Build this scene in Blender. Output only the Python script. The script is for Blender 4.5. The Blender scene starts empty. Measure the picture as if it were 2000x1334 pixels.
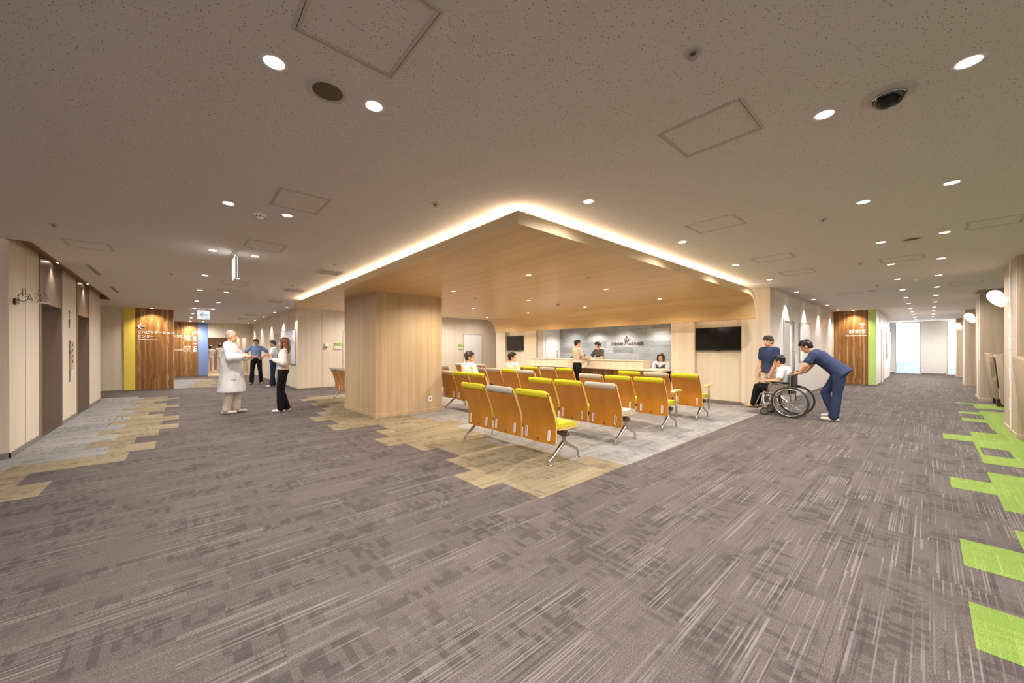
import bpy, bmesh, math, random
from mathutils import Vector, Matrix

SC = bpy.context.scene
COL = SC.collection
PI = math.pi
H_EYE = 1.35          # camera height
CEIL = 2.72           # main ceiling height

# ------------------------------------------------------------------ camera
F_PX, YAW, ROLL = 725.456, 0.842445494, -0.00248990842
cam_d = bpy.data.cameras.new('camera')
cam = bpy.data.objects.new('camera', cam_d)
COL.objects.link(cam)
cam_d.sensor_width = 36.0
cam_d.lens = F_PX / 2000.0 * 36.0
cam_d.shift_y = (681.858 - 667.0) / 2000.0
cam_d.clip_start, cam_d.clip_end = 0.05, 200
_F = Vector((math.cos(YAW), math.sin(YAW), 0))
_R0 = Vector((math.sin(YAW), -math.cos(YAW), 0))
_U0 = Vector((0, 0, 1))
_R = _R0 * math.cos(ROLL) + _U0 * math.sin(ROLL)
_U = -_R0 * math.sin(ROLL) + _U0 * math.cos(ROLL)
M = Matrix((( _R.x, _U.x, -_F.x, 0), (_R.y, _U.y, -_F.y, 0), (_R.z, _U.z, -_F.z, H_EYE), (0, 0, 0, 1)))
cam.matrix_world = M
SC.camera = cam

# ------------------------------------------------------------------ world, exposure
world = bpy.data.worlds.new('world')
SC.world = world
world.use_nodes = True
bg = world.node_tree.nodes['Background']
bg.inputs[0].default_value = (1.0, 0.97, 0.93, 1)
bg.inputs[1].default_value = 0.45
SC.view_settings.view_transform = 'Standard'
SC.view_settings.look = 'None'
SC.view_settings.gamma = 1.0
SC.view_settings.use_curve_mapping = False
SC.view_settings.exposure = 1.05
try:
    SC.cycles.max_bounces = 7
    SC.cycles.diffuse_bounces = 5
    SC.cycles.glossy_bounces = 3
    SC.cycles.transmission_bounces = 3
    SC.cycles.transparent_max_bounces = 4
    SC.cycles.caustics_reflective = False
    SC.cycles.caustics_refractive = False
    SC.cycles.sample_clamp_indirect = 6.0
    SC.cycles.use_denoising = True
except Exception:
    pass
SPOT_W = 60.0          # ceiling downlights
WARM = (1.0, 0.87, 0.68)
NEUTRAL = (1.0, 0.955, 0.895)

# ------------------------------------------------------------------ helpers
def V(*a): return Vector(a)

def link(name, me, mat=None, parent=None):
    o = bpy.data.objects.new(name, me)
    COL.objects.link(o)
    if mat is not None:
        for m in (mat if isinstance(mat, (list, tuple)) else [mat]):
            me.materials.append(m)
    if parent is not None: o.parent = parent
    return o

def obj(name, bm, mat=None, parent=None, smooth=False, bevel=0.0, seg=2):
    if bevel > 0:
        bmesh.ops.bevel(bm, geom=[e for e in bm.edges], offset=bevel, segments=seg, affect='EDGES', profile=0.5, clamp_overlap=True)
    bmesh.ops.recalc_face_normals(bm, faces=bm.faces[:])
    me = bpy.data.meshes.new(name)
    bm.to_mesh(me); bm.free()
    if smooth is True:
        for p in me.polygons: p.use_smooth = True
    elif smooth:                       # smooth below an angle
        for p in me.polygons: p.use_smooth = True
        me.set_sharp_from_angle(angle=math.radians(smooth))
    return link(name, me, mat, parent)

def tag(o, label=None, cat=None, group=None, kind=None):
    if label: o['label'] = label
    if cat: o['category'] = cat
    if group: o['group'] = group
    if kind: o['kind'] = kind
    return o

def thing(name, label, cat, loc=(0, 0, 0), rz=0.0, group=None):
    o = bpy.data.objects.new(name, None)
    o.empty_display_size = 0.1
    COL.objects.link(o)
    o.location = loc; o.rotation_euler = (0, 0, rz)
    return tag(o, label, cat, group)

def struct(name, bm, mat, smooth=False, bevel=0.0):
    o = obj(name, bm, mat, None, smooth, bevel)
    o['kind'] = 'structure'
    return o

def BM(): return bmesh.new()

def box(bm, x0, x1, y0, y1, z0, z1, mi=0):
    vs = [bm.verts.new((x, y, z)) for z in (z0, z1) for y in (y0, y1) for x in (x0, x1)]
    fs = [(0, 1, 3, 2), (4, 6, 7, 5), (0, 4, 5, 1), (2, 3, 7, 6), (0, 2, 6, 4), (1, 5, 7, 3)]
    for f in fs:
        fc = bm.faces.new([vs[i] for i in f]); fc.material_index = mi
    return bm

def frame_of(d):
    d = d.normalized()
    a = Vector((0, 0, 1)) if abs(d.z) < 0.9 else Vector((1, 0, 0))
    u = a.cross(d).normalized()
    return u, d.cross(u).normalized()

def tube(bm, pts, r, seg=10, cap=True, closed=False, flat=1.0):
    pts = [Vector(p) for p in pts]
    n = len(pts)
    rs = r if isinstance(r, (list, tuple)) else [r] * n
    rings = []
    pu = None
    for i, p in enumerate(pts):
        if closed: d = pts[(i + 1) % n] - pts[i - 1]
        elif i == 0: d = pts[1] - pts[0]
        elif i == n - 1: d = pts[-1] - pts[-2]
        else: d = (pts[i + 1] - pts[i]).normalized() + (pts[i] - pts[i - 1]).normalized()
        if d.length < 1e-9: d = Vector((0, 0, 1))
        d.normalize()
        if pu is None: u, v = frame_of(d)
        else:
            u = pu - d * pu.dot(d)
            if u.length < 1e-6: u, v = frame_of(d)
            u.normalize(); v = d.cross(u)
        pu = u
        rings.append([bm.verts.new(p + (u * math.cos(2 * PI * k / seg) + v * (flat * math.sin(2 * PI * k / seg))) * rs[i]) for k in range(seg)])
    m = n if closed else n - 1
    for i in range(m):
        a, b = rings[i], rings[(i + 1) % n]
        for k in range(seg):
            bm.faces.new((a[k], a[(k + 1) % seg], b[(k + 1) % seg], b[k]))
    if cap and not closed:
        bm.faces.new(list(reversed(rings[0]))); bm.faces.new(rings[-1])
    return bm

def lathe(bm, prof, c=(0, 0, 0), seg=24, axis='z'):
    c = Vector(c); rings = []
    for r, z in prof:
        if r < 1e-6:
            rings.append([z]); continue
        rings.append([(r * math.cos(2 * PI * k / seg), r * math.sin(2 * PI * k / seg), z) for k in range(seg)])
    def mk(p):
        if axis == 'z': q = p
        elif axis == 'x': q = (p[2], p[0], p[1])
        else: q = (p[0], p[2], p[1])
        return bm.verts.new(c + Vector(q))
    vr = []
    for rg in rings:
        vr.append([mk((0, 0, rg[0]))] if len(rg) == 1 else [mk(p) for p in rg])
    for a, b in zip(vr, vr[1:]):
        if len(a) == 1 and len(b) == 1: continue
        for k in range(seg):
            k2 = (k + 1) % seg
            if len(a) == 1: bm.faces.new((a[0], b[k2], b[k]))
            elif len(b) == 1: bm.faces.new((a[k], a[k2], b[0]))
            else: bm.faces.new((a[k], a[k2], b[k2], b[k]))
    return bm

def ball(bm, c, r, seg=14, rings=9, rot=None):
    c = Vector(c)
    r = Vector(r) if not isinstance(r, (int, float)) else Vector((r, r, r))
    top = None; prev = None
    def P(t, f):
        q = Vector((r.x * math.sin(t) * math.cos(f), r.y * math.sin(t) * math.sin(f), r.z * math.cos(t)))
        if rot is not None: q = rot @ q
        return bm.verts.new(c + q)
    rows = [[P(0, 0)]]
    for i in range(1, rings): rows.append([P(PI * i / rings, 2 * PI * k / seg) for k in range(seg)])
    rows.append([P(PI, 0)])
    for a, b in zip(rows, rows[1:]):
        for k in range(seg):
            k2 = (k + 1) % seg
            if len(a) == 1: bm.faces.new((a[0], b[k], b[k2]))
            elif len(b) == 1: bm.faces.new((a[k2], a[k], b[0]))
            else: bm.faces.new((a[k], b[k], b[k2], a[k2]))
    return bm

def prism(bm, pts, z0, z1):
    """closed 2-D outline (x, y) extruded in z"""
    a = [bm.verts.new((x, y, z0)) for x, y in pts]; b = [bm.verts.new((x, y, z1)) for x, y in pts]
    n = len(pts)
    bm.faces.new(list(reversed(a))); bm.faces.new(b)
    for i in range(n): bm.faces.new((a[i], a[(i + 1) % n], b[(i + 1) % n], b[i]))
    return bm

def sheet(bm, line, y0, y1, ny=1, bulge=0.0, th=0.018):
    """a bent board: line = [(x, z)] swept over y, thickness th"""
    n = len(line); rows = []
    nor = []
    for i in range(n):
        a = Vector(line[max(i - 1, 0)]); b = Vector(line[min(i + 1, n - 1)])
        d = (b - a).normalized(); nor.append(Vector((-d.y, d.x)))
    top, bot = [], []
    for j in range(ny + 1):
        t = j / ny; y = y0 + (y1 - y0) * t; off = bulge * (1 - (2 * t - 1) ** 2)
        top.append([bm.verts.new((p[0] + off, y, p[1])) for p in line])
        bot.append([bm.verts.new((p[0] + off + nor[i].x * th, y, p[1] + nor[i].y * th)) for i, p in enumerate(line)])
    for j in range(ny):
        for i in range(n - 1):
            bm.faces.new((top[j][i], top[j][i + 1], top[j + 1][i + 1], top[j + 1][i]))
            bm.faces.new((bot[j][i], bot[j + 1][i], bot[j + 1][i + 1], bot[j][i + 1]))
    for i in range(n - 1):
        bm.faces.new((top[0][i], bot[0][i], bot[0][i + 1], top[0][i + 1]))
        bm.faces.new((top[ny][i], top[ny][i + 1], bot[ny][i + 1], bot[ny][i]))
    for j in range(ny):
        bm.faces.new((top[j][0], top[j + 1][0], bot[j + 1][0], bot[j][0]))
        bm.faces.new((top[j][-1], bot[j][-1], bot[j + 1][-1], top[j + 1][-1]))
    return bm

# ------------------------------------------------------------------ materials
def srgb(r, g, b):
    f = lambda c: (c / 255 / 12.92) if c / 255 <= 0.04045 else ((c / 255 + 0.055) / 1.055) ** 2.4
    return (f(r), f(g), f(b), 1)

class NT:
    """tiny node-graph helper"""
    def __init__(s, name):
        s.m = bpy.data.materials.new(name); s.m.use_nodes = True
        s.t = s.m.node_tree; s.b = s.t.nodes['Principled BSDF']
        s.co = s.t.nodes.new('ShaderNodeTexCoord').outputs['Object']
    def n(s, k, **kw):
        x = s.t.nodes.new(k)
        for a, v in kw.items(): setattr(x, a, v)
        return x
    def l(s, a, b): s.t.links.new(a, b)
    def mapp(s, scale, src=None, rot=(0, 0, 0), loc=(0, 0, 0)):
        x = s.n('ShaderNodeMapping'); x.inputs['Scale'].default_value = scale
        x.inputs['Rotation'].default_value = rot; x.inputs['Location'].default_value = loc
        s.l(src or s.co, x.inputs['Vector']); return x.outputs[0]
    def noise(s, vec, scale=1.0, detail=3.0, rough=0.55):
        x = s.n('ShaderNodeTexNoise'); x.inputs['Scale'].default_value = scale
        x.inputs['Detail'].default_value = detail; x.inputs['Roughness'].default_value = rough
        s.l(vec, x.inputs['Vector']); return x.outputs['Fac']
    def ramp(s, fac, stops, interp='LINEAR'):
        x = s.n('ShaderNodeValToRGB'); x.color_ramp.interpolation = interp
        e = x.color_ramp.elements
        while len(e) < len(stops): e.new(0.5)
        for i, (p, c) in enumerate(stops):
            e[i].position = p; e[i].color = c if len(c) == 4 else (*c, 1)
        s.l(fac, x.inputs[0]); return x.outputs[0]
    def math(s, op, a, b=None):
        x = s.n('ShaderNodeMath', operation=op)
        for i, v in enumerate((a, b)):
            if v is None: continue
            if isinstance(v, (int, float)): x.inputs[i].default_value = v
            else: s.l(v, x.inputs[i])
        return x.outputs[0]
    def mix(s, fac, a, b, mode='MIX'):
        x = s.n('ShaderNodeMix', data_type='RGBA', blend_type=mode)
        for k, v in ((0, fac), (6, a), (7, b)):
            if isinstance(v, (int, float)): x.inputs[k].default_value = v
            elif isinstance(v, tuple): x.inputs[k].default_value = v if len(v) == 4 else (*v, 1)
            else: s.l(v, x.inputs[k])
        return x.outputs[2]
    def out(s, col=None, rough=0.5, metal=0.0, bump=None, bstr=0.2, bdist=0.01, spec=0.5):
        if col is not None:
            if isinstance(col, tuple): s.b.inputs['Base Color'].default_value = col
            else: s.l(col, s.b.inputs['Base Color'])
        if isinstance(rough, (int, float)): s.b.inputs['Roughness'].default_value = rough
        else: s.l(rough, s.b.inputs['Roughness'])
        s.b.inputs['Metallic'].default_value = metal
        s.b.inputs['Specular IOR Level'].default_value = spec
        if bump is not None:
            x = s.n('ShaderNodeBump'); x.inputs['Strength'].default_value = bstr; x.inputs['Distance'].default_value = bdist
            s.l(bump, x.inputs['Height']); s.l(x.outputs[0], s.b.inputs['Normal'])
        return s.m

def scale3(c, k): return (c[0] * k, c[1] * k, c[2] * k, 1)

def m_plain(name, c, rough=0.5, metal=0.0, var=0.06, scale=6.0, spec=0.4):
    g = NT(name)
    f = g.noise(g.mapp((scale, scale, scale)), 1.0, 3)
    return g.out(g.ramp(f, [(0.3, scale3(c, 1 - var)), (0.7, scale3(c, 1 + var))]), rough, metal, spec=spec)

def m_wood(name, dark, mid, light, sc=(40, 40, 1.2), rough=0.45, wav=0.0, spec=0.35, streak=None):
    """grain stretched along the axis with the small scale value"""
    g = NT(name)
    v = g.mapp(sc)
    f = g.noise(v, 1.0, 5, 0.6)
    c = g.ramp(f, [(0.28, dark), (0.5, mid), (0.74, light)])
    v2 = g.mapp(tuple(s * 0.16 for s in sc))
    f2 = g.noise(v2, 1.0, 2)
    c = g.mix(0.55, c, g.ramp(f2, [(0.3, dark), (0.7, light)]), 'MIX') if streak is None else g.mix(1.0, c, g.ramp(f2, [(0.35, scale3(dark, 0.9)), (0.55, (1, 1, 1, 1)), (0.62, (1, 1, 1, 1)), (0.75, streak)]), 'MULTIPLY')
    return g.out(c, rough, bump=f, bstr=0.06, bdist=0.002, spec=spec)

def m_fabric(name, c, var=0.12, rough=0.9, scale=9.0, bump=0.35):
    g = NT(name)
    f = g.noise(g.mapp((scale, scale, scale * 0.55)), 1.0, 4, 0.6)
    w = g.noise(g.mapp((500, 500, 500)), 1.0, 1)
    col = g.ramp(f, [(0.3, scale3(c, 1 - var)), (0.7, scale3(c, 1 + var))])
    return g.out(col, rough, bump=g.math('ADD', f, g.math('MULTIPLY', w, 0.1)), bstr=bump, bdist=0.03, spec=0.2)

def m_emit(name, c, s):
    g = NT(name)
    g.b.inputs['Base Color'].default_value = (0.8, 0.8, 0.8, 1)
    g.b.inputs['Emission Color'].default_value = c
    g.b.inputs['Emission Strength'].default_value = s
    return g.m

def m_carpet(name, base, dark, light, line):
    """carpet planks: thin pile lines along x, dark dashes across, every plank a little different"""
    g = NT(name)
    sep = g.n('ShaderNodeSeparateXYZ'); g.l(g.co, sep.inputs[0])
    py = g.math('FLOOR', g.math('DIVIDE', sep.outputs[1], 0.2625))
    px = g.math('FLOOR', g.math('DIVIDE', g.math('ADD', sep.outputs[0], g.math('MULTIPLY', py, 0.37)), 0.98))
    cmb = g.n('ShaderNodeCombineXYZ'); g.l(px, cmb.inputs[0]); g.l(py, cmb.inputs[1])
    wn = g.n('ShaderNodeTexWhiteNoise', noise_dimensions='3D'); g.l(cmb.outputs[0], wn.inputs['Vector'])
    # shift the pattern by a random amount on every plank
    sh = g.n('ShaderNodeVectorMath', operation='MULTIPLY_ADD')
    g.l(wn.outputs['Color'], sh.inputs[0]); sh.inputs[1].default_value = (7, 7, 0); g.l(g.co, sh.inputs[2])
    vec = sh.outputs[0]
    wsep = g.n('ShaderNodeSeparateColor'); g.l(wn.outputs['Color'], wsep.inputs[0])
    def rnd(a, b):
        q = g.n('ShaderNodeCombineXYZ')
        g.l(a, q.inputs[0]); g.l(b, q.inputs[1])
        w = g.n('ShaderNodeTexWhiteNoise', noise_dimensions='2D'); g.l(q.outputs[0], w.inputs['Vector']); return w.outputs['Value']
    step = lambda v, w: g.math('FLOOR', g.math('DIVIDE', v, w))
    X_, Y_ = sep.outputs[0], sep.outputs[1]
    patch = g.noise(g.mapp((1.5, 3.0, 1), vec), 1.0, 2)                     # where the darker blocks lie
    patch2 = g.noise(g.mapp((1.6, 2.6, 1), vec, loc=(5, 9, 0)), 1.0, 2)     # where the lines show
    row = step(Y_, 0.0062)
    r1 = rnd(row, px)                                                       # every tuft row has its own tone
    brk = rnd(row, step(g.math('ADD', X_, g.math('MULTIPLY', r1, 0.7)), 0.33))
    bar = rnd(step(X_, 0.034), step(g.math('ADD', Y_, g.math('MULTIPLY', wsep.outputs[1], 0.2)), 0.0875))
    fib = g.noise(g.mapp((130, 210, 1), g.co), 1.0, 3, 0.85)
    lm = g.ramp(patch2, [(0.42, (0.12, 0.12, 0.12)), (0.62, (1, 1, 1))])
    dm = g.ramp(patch, [(0.44, (0, 0, 0)), (0.58, (1, 1, 1))])
    col = g.ramp(fib, [(0.36, scale3(base, 0.48)), (0.64, scale3(base, 1.52))])
    plank = g.ramp(wsep.outputs[0], [(0.0, (0.91, 0.91, 0.91)), (1.0, (1.08, 1.08, 1.08))])
    col = g.mix(1.0, col, plank, 'MULTIPLY')
    bars = g.math('MULTIPLY', g.math('GREATER_THAN', bar, 0.52), dm)
    col = g.mix(g.math('ADD', g.math('MULTIPLY', bars, 0.50), g.math('MULTIPLY', dm, 0.12)), col, dark)
    lite = g.math('MULTIPLY', g.math('MULTIPLY', g.math('GREATER_THAN', r1, 0.80), g.math('GREATER_THAN', brk, 0.25)), lm)
    col = g.mix(g.math('MULTIPLY', lite, 0.48), col, light)
    drk = g.math('MULTIPLY', g.math('MULTIPLY', g.math('LESS_THAN', r1, 0.22), g.math('GREATER_THAN', brk, 0.35)), lm)
    col = g.mix(g.math('MULTIPLY', drk, 0.50), col, line)
    return g.out(col, 0.95, bump=fib, bstr=0.5, bdist=0.004, spec=0.12)

def m_ceiling():
    g = NT('ceiling_board')
    vo = g.n('ShaderNodeTexVoronoi'); vo.inputs['Scale'].default_value = 1.0
    g.l(g.mapp((78, 78, 1)), vo.inputs['Vector'])
    # a hole sits in only some of the cells
    pick = g.n('ShaderNodeSeparateColor'); g.l(vo.outputs['Color'], pick.inputs[0])
    rad = g.math('MULTIPLY', g.ramp(pick.outputs[0], [(0.30, (0, 0, 0)), (0.34, (0.6, 0.6, 0.6)), (1.0, (1, 1, 1))]), 0.24)
    hole = g.math('LESS_THAN', vo.outputs['Distance'], rad)
    c = srgb(219, 212, 205)
    col = g.mix(hole, c, scale3(c, 0.22))
    f = g.noise(g.mapp((220, 220, 1)), 1.0, 2)
    col = g.mix(0.12, col, g.ramp(f, [(0.3, scale3(c, 0.7)), (0.7, scale3(c, 1.1))]))
    return g.out(col, 0.9, spec=0.2)

def m_stone():
    """grey slate slabs laid in courses"""
    g = NT('slate_slabs')
    sep = g.n('ShaderNodeSeparateXYZ'); g.l(g.co, sep.inputs[0])
    cmb = g.n('ShaderNodeCombineXYZ'); g.l(sep.outputs[1], cmb.inputs[0]); g.l(sep.outputs[2], cmb.inputs[1])
    br = g.n('ShaderNodeTexBrick'); g.l(cmb.outputs[0], br.inputs['Vector'])
    for k, v in (('Scale', 1.0), ('Brick Width', 1.25), ('Row Height', 0.2), ('Mortar Size', 0.002), ('Bias', 0.0)): br.inputs[k].default_value = v
    br.offset = 0.37; br.squash = 0.6; br.squash_frequency = 3
    br.inputs['Color1'].default_value = srgb(196, 196, 194); br.inputs['Color2'].default_value = srgb(134, 135, 136)
    br.inputs['Mortar'].default_value = srgb(85, 85, 85)
    f = g.noise(g.mapp((3, 3, 14)), 1.0, 6, 0.7)
    col = g.mix(0.38, br.outputs['Color'], g.ramp(f, [(0.3, srgb(110, 112, 114)), (0.7, srgb(196, 196, 192))]))
    return g.out(col, 0.6, bump=f, bstr=0.25, bdist=0.01)

def m_teak():
    """dark brown veneer with wavering pale sapwood streaks running up"""
    g = NT('walnut_veneer')
    wob = g.noise(g.mapp((1.3, 1.3, 1.0)), 1.0, 2)
    off = g.n('ShaderNodeVectorMath', operation='ADD')
    cb = g.n('ShaderNodeCombineXYZ'); w2 = g.math('MULTIPLY', wob, 0.16)
    g.l(w2, cb.inputs[0]); g.l(w2, cb.inputs[1])
    g.l(g.co, off.inputs[0]); g.l(cb.outputs[0], off.inputs[1])
    a = g.noise(g.mapp((13, 13, 0.10), off.outputs[0]), 1.0, 2, 0.5)
    b = g.noise(g.mapp((60, 60, 1.0), off.outputs[0]), 1.0, 4, 0.6)
    col = g.ramp(a, [(0.28, srgb(98, 62, 28)), (0.48, srgb(136, 90, 46)), (0.57, srgb(156, 110, 62)), (0.62, srgb(206, 170, 118)), (0.68, srgb(148, 102, 54))])
    col = g.mix(0.35, col, g.ramp(b, [(0.3, srgb(80, 48, 22)), (0.7, srgb(176, 130, 80))]))
    return g.out(col, 0.42, spec=0.35)

MAT = {}
def build_materials():
    m = MAT
    m['carpet'] = m_carpet('mauve_carpet', srgb(99, 90, 88), srgb(68, 61, 60), srgb(152, 144, 140), srgb(56, 51, 51))
    m['khaki'] = m_carpet('khaki_carpet', srgb(146, 132, 108), srgb(104, 91, 70), srgb(186, 170, 142), srgb(96, 82, 62))
    m['grey'] = m_carpet('grey_carpet', srgb(148, 145, 144), srgb(112, 109, 109), srgb(182, 178, 176), srgb(104, 101, 101))
    m['green'] = m_carpet('green_carpet', srgb(126, 148, 72), srgb(110, 134, 60), srgb(156, 176, 104), srgb(112, 136, 62))
    m['pale_floor'] = m_wood('pale_wood_floor', srgb(176, 146, 104), srgb(202, 172, 130), srgb(218, 190, 150), (1.2, 20, 20))
    m['ceiling'] = m_ceiling()
    m['wall'] = m_wood('cream_laminate', srgb(212, 196, 174), srgb(222, 208, 188), srgb(230, 217, 199), (55, 55, 1.0), 0.5)
    m['oak'] = m_wood('oak_laminate', srgb(172, 145, 112), srgb(191, 165, 132), srgb(205, 183, 152), (46, 46, 1.1), 0.5)
    m['greyoak'] = m_wood('greyed_oak', srgb(162, 141, 115), srgb(186, 166, 141), srgb(200, 183, 160), (46, 46, 1.1), 0.5)
    m['canopy'] = m_wood('honey_oak', srgb(196, 158, 108), srgb(212, 177, 127), srgb(222, 190, 144), (40, 0.9, 40), 0.36)
    m['fascia'] = m_wood('lit_edge_oak', srgb(206, 180, 140), srgb(220, 197, 158), srgb(230, 210, 176), (1.0, 1.0, 60), 0.42)  # canopy oak made lighter, downlight on the edge painted into its colour
    m['door_grey'] = m_plain('grey_door_leaf', srgb(178, 172, 168), 0.35, 0, 0.02)
    m['slot_brown'] = m_wood('slot_brown_wood', srgb(120, 82, 40), srgb(138, 96, 50), srgb(150, 108, 60), (40, 1.0, 40), 0.5)
    m['white'] = m_plain('white_paint', srgb(236, 234, 232), 0.45, var=0.02)
    m['corridor'] = m_plain('pale_grey_panel', srgb(222, 216, 212), 0.32, var=0.02)
    m['ply'] = m_wood('orange_plywood', srgb(162, 100, 22), srgb(180, 116, 30), srgb(192, 130, 42), (30, 30, 1.6), 0.28, spec=0.55)
    m['ply_edge'] = m_wood('plywood_edge', srgb(206, 160, 92), srgb(222, 182, 118), srgb(230, 194, 134), (90, 20, 8), 0.4)
    m['lime'] = m_fabric('lime_upholstery', srgb(206, 192, 44), 0.08, 0.75, 20, 0.1)
    m['silver'] = m_fabric('grey_upholstery', srgb(186, 178, 168), 0.06, 0.75, 20, 0.1)
    m['tan'] = m_fabric('tan_upholstery', srgb(196, 164, 120), 0.06, 0.75, 20, 0.1)
    m['alu'] = m_plain('polished_aluminium', srgb(196, 194, 190), 0.22, 1.0, 0.03)
    m['steel'] = m_plain('steel_tube', srgb(150, 148, 144), 0.3, 1.0, 0.03)
    m['brushed'] = m_wood('brushed_steel', srgb(160, 146, 132), srgb(166, 152, 138), srgb(172, 158, 144), (40, 40, 1.2), 0.33)
    m['brushed'].node_tree.nodes['Principled BSDF'].inputs['Metallic'].default_value = 0.65
    m['base'] = m_plain('baseboard_grey', srgb(150, 142, 134), 0.35, 0.5, 0.04)
    m['black'] = m_plain('black_plastic', srgb(22, 21, 21), 0.35, 0, 0.1)
    m['screen'] = m_plain('screen_glass', srgb(18, 15, 13), 0.12, 0, 0.02)
    m['rubber'] = m_plain('rubber_grey', srgb(58, 56, 54), 0.6, 0, 0.1)
    m['teak'] = m_teak()
    m['yellow'] = m_plain('yellow_panel', srgb(240, 214, 92), 0.5, 0, 0.03)
    m['blue'] = m_plain('blue_panel', srgb(122, 146, 196), 0.5, 0, 0.03)
    m['deepblue'] = m_plain('deep_blue_panel', srgb(70, 92, 150), 0.5, 0, 0.03)
    m['greenp'] = m_plain('green_panel', srgb(184, 212, 120), 0.5, 0, 0.03)
    m['stone'] = m_stone()
    m['board'] = m_plain('white_board', srgb(226, 230, 240), 0.12, 0, 0.02)
    m['letter_white'] = m_plain('white_lettering', srgb(250, 248, 244), 0.5, 0, 0.01)
    m['letter_dark'] = m_plain('dark_lettering', srgb(74, 46, 26), 0.5, 0, 0.03)
    m['letter_bronze'] = m_plain('bronze_lettering', srgb(112, 90, 84), 0.45, 0.3, 0.03)
    m['sign_green'] = m_plain('sign_green', srgb(140, 178, 78), 0.5, 0, 0.03)
    m['trim'] = m_plain('ceiling_trim', srgb(196, 186, 174), 0.6, 0, 0.03)
    m['mesh'] = m_plain('speaker_mesh', srgb(104, 88, 66), 0.7, 0, 0.12, 300)
    m['lens'] = m_emit('lamp_lens', (1.0, 0.93, 0.84, 1), 9.0)
    m['lens_warm'] = m_emit('lamp_lens_warm', (1.0, 0.84, 0.55, 1), 7.0)
    m['cove'] = m_emit('cove_strip', (1.0, 0.91, 0.74, 1), 11.0)
    m['shade'] = m_emit('opal_shade', (1.0, 0.88, 0.70, 1), 0.75); m['shade'].node_tree.nodes['Principled BSDF'].inputs['Base Color'].default_value = (0.25, 0.24, 0.22, 1)
    m['sign_lit'] = m_emit('exit_face', (0.86, 0.95, 1.0, 1), 0.36)
    m['exit_blue'] = m_emit('exit_arrow', srgb(80, 165, 215), 0.22)
    m['win_white'] = m_emit('daylight_pane', (0.90, 0.96, 1.0, 1), 3.2)
    m['win_blue'] = m_emit('blue_film_pane', srgb(96, 172, 222), 0.36)
    m['skin'] = m_plain('skin', srgb(212, 160, 122), 0.55, 0, 0.05, 12)
    m['skin2'] = m_plain('skin_fair', srgb(226, 180, 146), 0.55, 0, 0.05, 12)
    m['hair'] = m_plain('black_hair', srgb(30, 25, 24), 0.42, 0, 0.3, 40)
    m['hair_brown'] = m_wood('brown_hair', srgb(70, 38, 20), srgb(104, 60, 34), srgb(140, 86, 52), (60, 60, 3), 0.45)
    m['hair_dark'] = m_plain('dark_brown_hair', srgb(58, 44, 38), 0.45, 0, 0.3, 40)
    m['hair_grey'] = m_plain('grey_hair', srgb(168, 158, 146), 0.7, 0, 0.25, 60)
    m['coat'] = m_fabric('white_coat_cloth', srgb(226, 224, 226), 0.05, 0.85, 7, 0.6)
    m['blouse'] = m_fabric('white_blouse_cloth', srgb(226, 214, 206), 0.05, 0.8, 8, 0.6)
    m['shirt'] = m_fabric('white_shirt_cloth', srgb(232, 232, 236), 0.05, 0.8, 8, 0.5)
    m['polo'] = m_fabric('blue_polo_cloth', srgb(126, 148, 190), 0.08, 0.85, 8, 0.5)
    m['scrub'] = m_fabric('navy_scrub_cloth', srgb(55, 66, 98), 0.12, 0.85, 7, 0.6)
    m['navy'] = m_fabric('navy_trouser_cloth', srgb(42, 48, 76), 0.1, 0.85, 7, 0.5)
    m['dark'] = m_fabric('black_trouser_cloth', srgb(24, 22, 26), 0.2, 0.85, 7, 0.5)
    m['offwhite'] = m_fabric('off_white_cloth', srgb(224, 210, 198), 0.05, 0.85, 7, 0.5)
    m['beige_top'] = m_fabric('beige_top_cloth', srgb(196, 180, 164), 0.05, 0.85, 8, 0.4)
    m['greytop'] = m_fabric('grey_uniform_cloth', srgb(92, 84, 88), 0.1, 0.85, 8, 0.5)
    m['shoe'] = m_plain('white_shoe', srgb(222, 214, 206), 0.5, 0, 0.04)
    m['tan_shoe'] = m_plain('tan_shoe', srgb(196, 160, 116), 0.5, 0, 0.04)
    m['eye'] = m_plain('dark_eye', srgb(26, 20, 18), 0.2, 0, 0.0)
    m['lip'] = m_plain('lip', srgb(170, 96, 84), 0.5, 0, 0.03)
    m['sofa'] = m_fabric('beige_sofa_cloth', srgb(156, 137, 112), 0.06, 0.85, 30, 0.2)
    m['sofa_in'] = m_fabric('grey_sofa_cloth', srgb(180, 176, 174), 0.06, 0.85, 30, 0.2)
    m['cushion_blue'] = m_fabric('pale_blue_cushion_cloth', srgb(140, 186, 222), 0.06, 0.85, 30, 0.2)
    m['walnut'] = m_plain('dark_wood_leg', srgb(56, 38, 28), 0.5, 0, 0.1)
    m['belt'] = m_plain('brown_belt', srgb(92, 58, 36), 0.45, 0, 0.05)
    m['plaid'] = plaid()

def plaid():
    g = NT('plaid_vest_cloth')
    sep = g.n('ShaderNodeSeparateXYZ'); g.l(g.co, sep.inputs[0])
    a = g.math('LESS_THAN', g.math('FRACT', g.math('MULTIPLY', sep.outputs[0], 18)), 0.18)
    b = g.math('LESS_THAN', g.math('FRACT', g.math('MULTIPLY', sep.outputs[2], 18)), 0.18)
    col = g.mix(g.math('MULTIPLY', g.math('MAXIMUM', a, b), 0.6), srgb(66, 66, 82), srgb(150, 150, 160))
    return g.out(col, 0.85, spec=0.2)
build_materials()
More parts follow.
